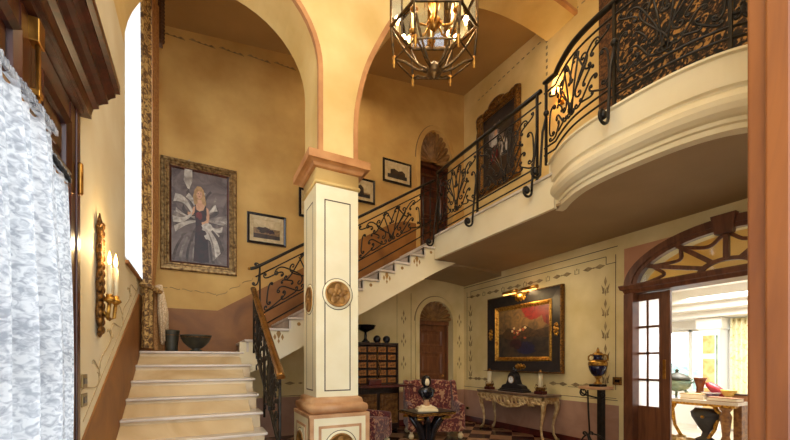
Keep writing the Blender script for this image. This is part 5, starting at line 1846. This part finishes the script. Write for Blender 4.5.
MB('yellow_glaze').lathe([(.05, 0), (.055, .015), (.03, .04), (.07, .08), (.10, .14), (.11, .165), (.10, .165), (.06, .09), (.02, .06)], 18).build('cup_body', yb)
MB('amber_glass').tube([(.10, 0, .14), (.15, 0, .13), (.13, 0, .07), (.07, 0, .08)], .01, 6).build('handle', yb)
bk_ = thing('book', 'flat tan book lying on the right end of the dining room table', 'book', on_t(725, 7.14), -.05, 'books on the dining room table')
m = MB('book_brown').box(-.11, .11, -.19, .19, 0, .01).box(-.11, .11, -.19, .19, .05, .06).box(.10, .11, -.19, .19, 0, .06)
m.build('cover', bk_)
MB('paper').box(-.104, .10, -.184, .184, .01, .05).build('pages', bk_)
bx2 = thing('box', 'low dark brown box at the far right of the dining room table', 'box', on_t(743, 7.42))
MB('book_brown').box(-.08, .08, -.15, .15, 0, .09).build('box_body', bx2, bev=.004)
MB('old_wood').box(-.085, .085, -.155, .155, .09, .11).build('lid', bx2, bev=.004)
# things under the table
p = PX(706, 436, X=7.3)
uv = thing('pedestal_urn', 'black shaped urn on a low plinth under the dining room table', 'urn', (7.3, p.y, 0))
MB('black_marble').box(-.13, .13, -.34, .34, 0, .09).build('plinth', uv, bev=.005)
MB('black_marble').lathe([(.14, .09), (.15, .12), (.07, .17), (.05, .24), (.12, .34), (.20, .48), (.215, .56), (.17, .60), (.15, .63)], 22, (0, 0, 0), True, .6, 1).build('urn_body', uv)
MB('gilt').ball((-.11, 0, .5), .03).build('boss', uv)
for k, (px, dx) in enumerate(((672, 7.15), (681, 7.3), (690, 7.1), (682, 6.98))):
    p = PX(px, 432, X=dx)
    m = MB('gilt_cream').lathe([(.02, 0), (.07, .02), (.09, .07), (.07, .13), (.03, .15)], 12)
    lab = ('small patterned ball under the table, leftmost against the sliding door', 'small patterned ball under the table, second from the left', 'small patterned ball under the table, rightmost beside the black urn', 'small patterned ball under the table, in front of the others')[k]
    o = tag(m.build('patterned_ball'), lab, 'ornament', 'patterned balls under the table')
    o.location = (dx, p.y, 0)

# ---------------------------------------------------------------- outside
struct(MB('outside_ground').box(DX + .3, 80, -60, 60, -3.2, -3).build('ground_outside'))
m = MB('hill')
P_ = [(-60, -3)] + [(-60 + i * 6, .4 + .9 * sin(i * .9) + .5 * sin(i * 2.3)) for i in range(21)] + [(60, -3)]
m.prism(P_, 'x', 70, 76)
struct(m.build('hill_outside'))
def tree(label, loc, h, r, seed):
    t = thing('tree', label, 'tree', loc, 0, 'trees outside the window')
    MB('carved_wood').tube([(0, 0, 0), (.1, 0, h * .5), (0, .1, h * .8)], [.16, .12, .06], 7).build('trunk', t)
    m = MB('leaf')
    rn = random.Random(seed)
    for k in range(16):
        a, b = rn.uniform(0, 2 * PI), rn.uniform(.2, 1)
        m.ball((r * b * cos(a), r * b * sin(a), h * .75 + rn.uniform(-.35, .35) * r), r * rn.uniform(.3, .5), 8, 6)
    m.build('crown', t)
p = PX(676, 372, X=26)
tree('rounded tree outside the dining room window above the tureen', (26, p.y, -3), 4.6, 1.4, 2)
p = PX(694, 378, X=34)
tree('smaller tree outside the dining room window above the cream book', (34, p.y, -3), 3.6, 1.3, 5)

# ---------------------------------------------------------------- light
wd = bpy.data.worlds.new('sky')
SC.world = wd
wd.use_nodes = True
nt = wd.node_tree
bg = nt.nodes['Background']
tc = nt.nodes.new('ShaderNodeTexCoord')
sp = nt.nodes.new('ShaderNodeSeparateXYZ')
rp_ = nt.nodes.new('ShaderNodeValToRGB')
rp_.color_ramp.elements[0].position = .45
rp_.color_ramp.elements[0].color = (.93, .96, 1.0, 1)
rp_.color_ramp.elements[1].position = .9
rp_.color_ramp.elements[1].color = (.78, .88, 1.0, 1)
mr = nt.nodes.new('ShaderNodeMapRange')
mr.inputs[1].default_value = -1
mr.inputs[2].default_value = 1
nt.links.new(tc.outputs['Generated'], sp.inputs[0])
nt.links.new(sp.outputs[2], mr.inputs[0])
nt.links.new(mr.outputs[0], rp_.inputs[0])
nt.links.new(rp_.outputs[0], bg.inputs[0])
bg.inputs[1].default_value = 4.5

def lamp(name, kind, loc, energy, color, size=.1, rot=None, sy=None, portal=False, spot=None):
    l = bpy.data.lights.new(name, kind)
    l.energy = energy
    l.color = color
    if kind == 'AREA':
        l.size = size
        if sy:
            l.shape = 'RECTANGLE'
            l.size_y = sy
        if portal:
            l.cycles.is_portal = True
    else:
        l.shadow_soft_size = size
    if spot:
        l.spot_size = spot
        l.spot_blend = .6
    o = bpy.data.objects.new(name, l)
    COL.objects.link(o)
    o.location = loc
    if rot:
        o.rotation_euler = rot
    return o
WARM = (1.0, .76, .46)
# daylight portals at the openings
lamp('daylight_portal', 'AREA', (XL - .10, (WY0 + WY1) / 2, (WZ0 + WZ1) / 2), 1, (1, 1, 1), WZ1 - WZ0, (0, -PI / 2, 0), WY1 - WY0, portal=True)
lamp('daylight_portal', 'AREA', (XL - .10, (DY0 + DY1) / 2, DH / 2), 1, (1, 1, 1), DH, (0, -PI / 2, 0), DY1 - DY0, portal=True)
lamp('daylight_portal', 'AREA', (DX + .29, 4.2, 1.42), 1, (1, 1, 1), 1.35, (0, PI / 2, 0), 5.5, portal=True)
# lamps, then added fill lights without fixtures
for k in range(6):
    a = yaw0 + (k + .5) * PI / 3
    lamp('lantern_light', 'POINT', (lx + .19 * cos(a), ly + .19 * sin(a), 4.08 + .235), 9, WARM, .02)
lamp('sconce_light', 'POINT', (XL + .2, 3.66, 2.30), 10, (1.0, .72, .38), .03)
lamp('picture_lamp_light', 'AREA', (XR - .30, plx.y, 2.66), 14, (1.0, .70, .34), .9, (0, -.5, 0), .05)
lamp('wall_lamp_light', 'POINT', (XR - .16, up_.y, up_.z + .02), 12, (1.0, .68, .3), .06)
lamp('hall_fill_light', 'AREA', (2.2, 1.8, TOP - .1), 80, (1.0, .88, .70), 2.5)  # unseen fill added high in the hall, no fixture there
lamp('stairwell_fill_light', 'AREA', (2.6, 6.0, 6.9), 22, (1.0, .82, .6), 1.2)  # added fill to lift the stairwell, not a real lamp
lamp('gallery_fill_light', 'AREA', (4.4, 4.6, SOF - .02), 18, (1.0, .82, .58), .5)  # invented fill brightening the passage under the gallery
lamp('dining_fill_light', 'AREA', (7.6, 3.0, 2.6), 170, (1.0, .96, .9), 1.5)  # added fill that brightens the dining room, no fitting modelled
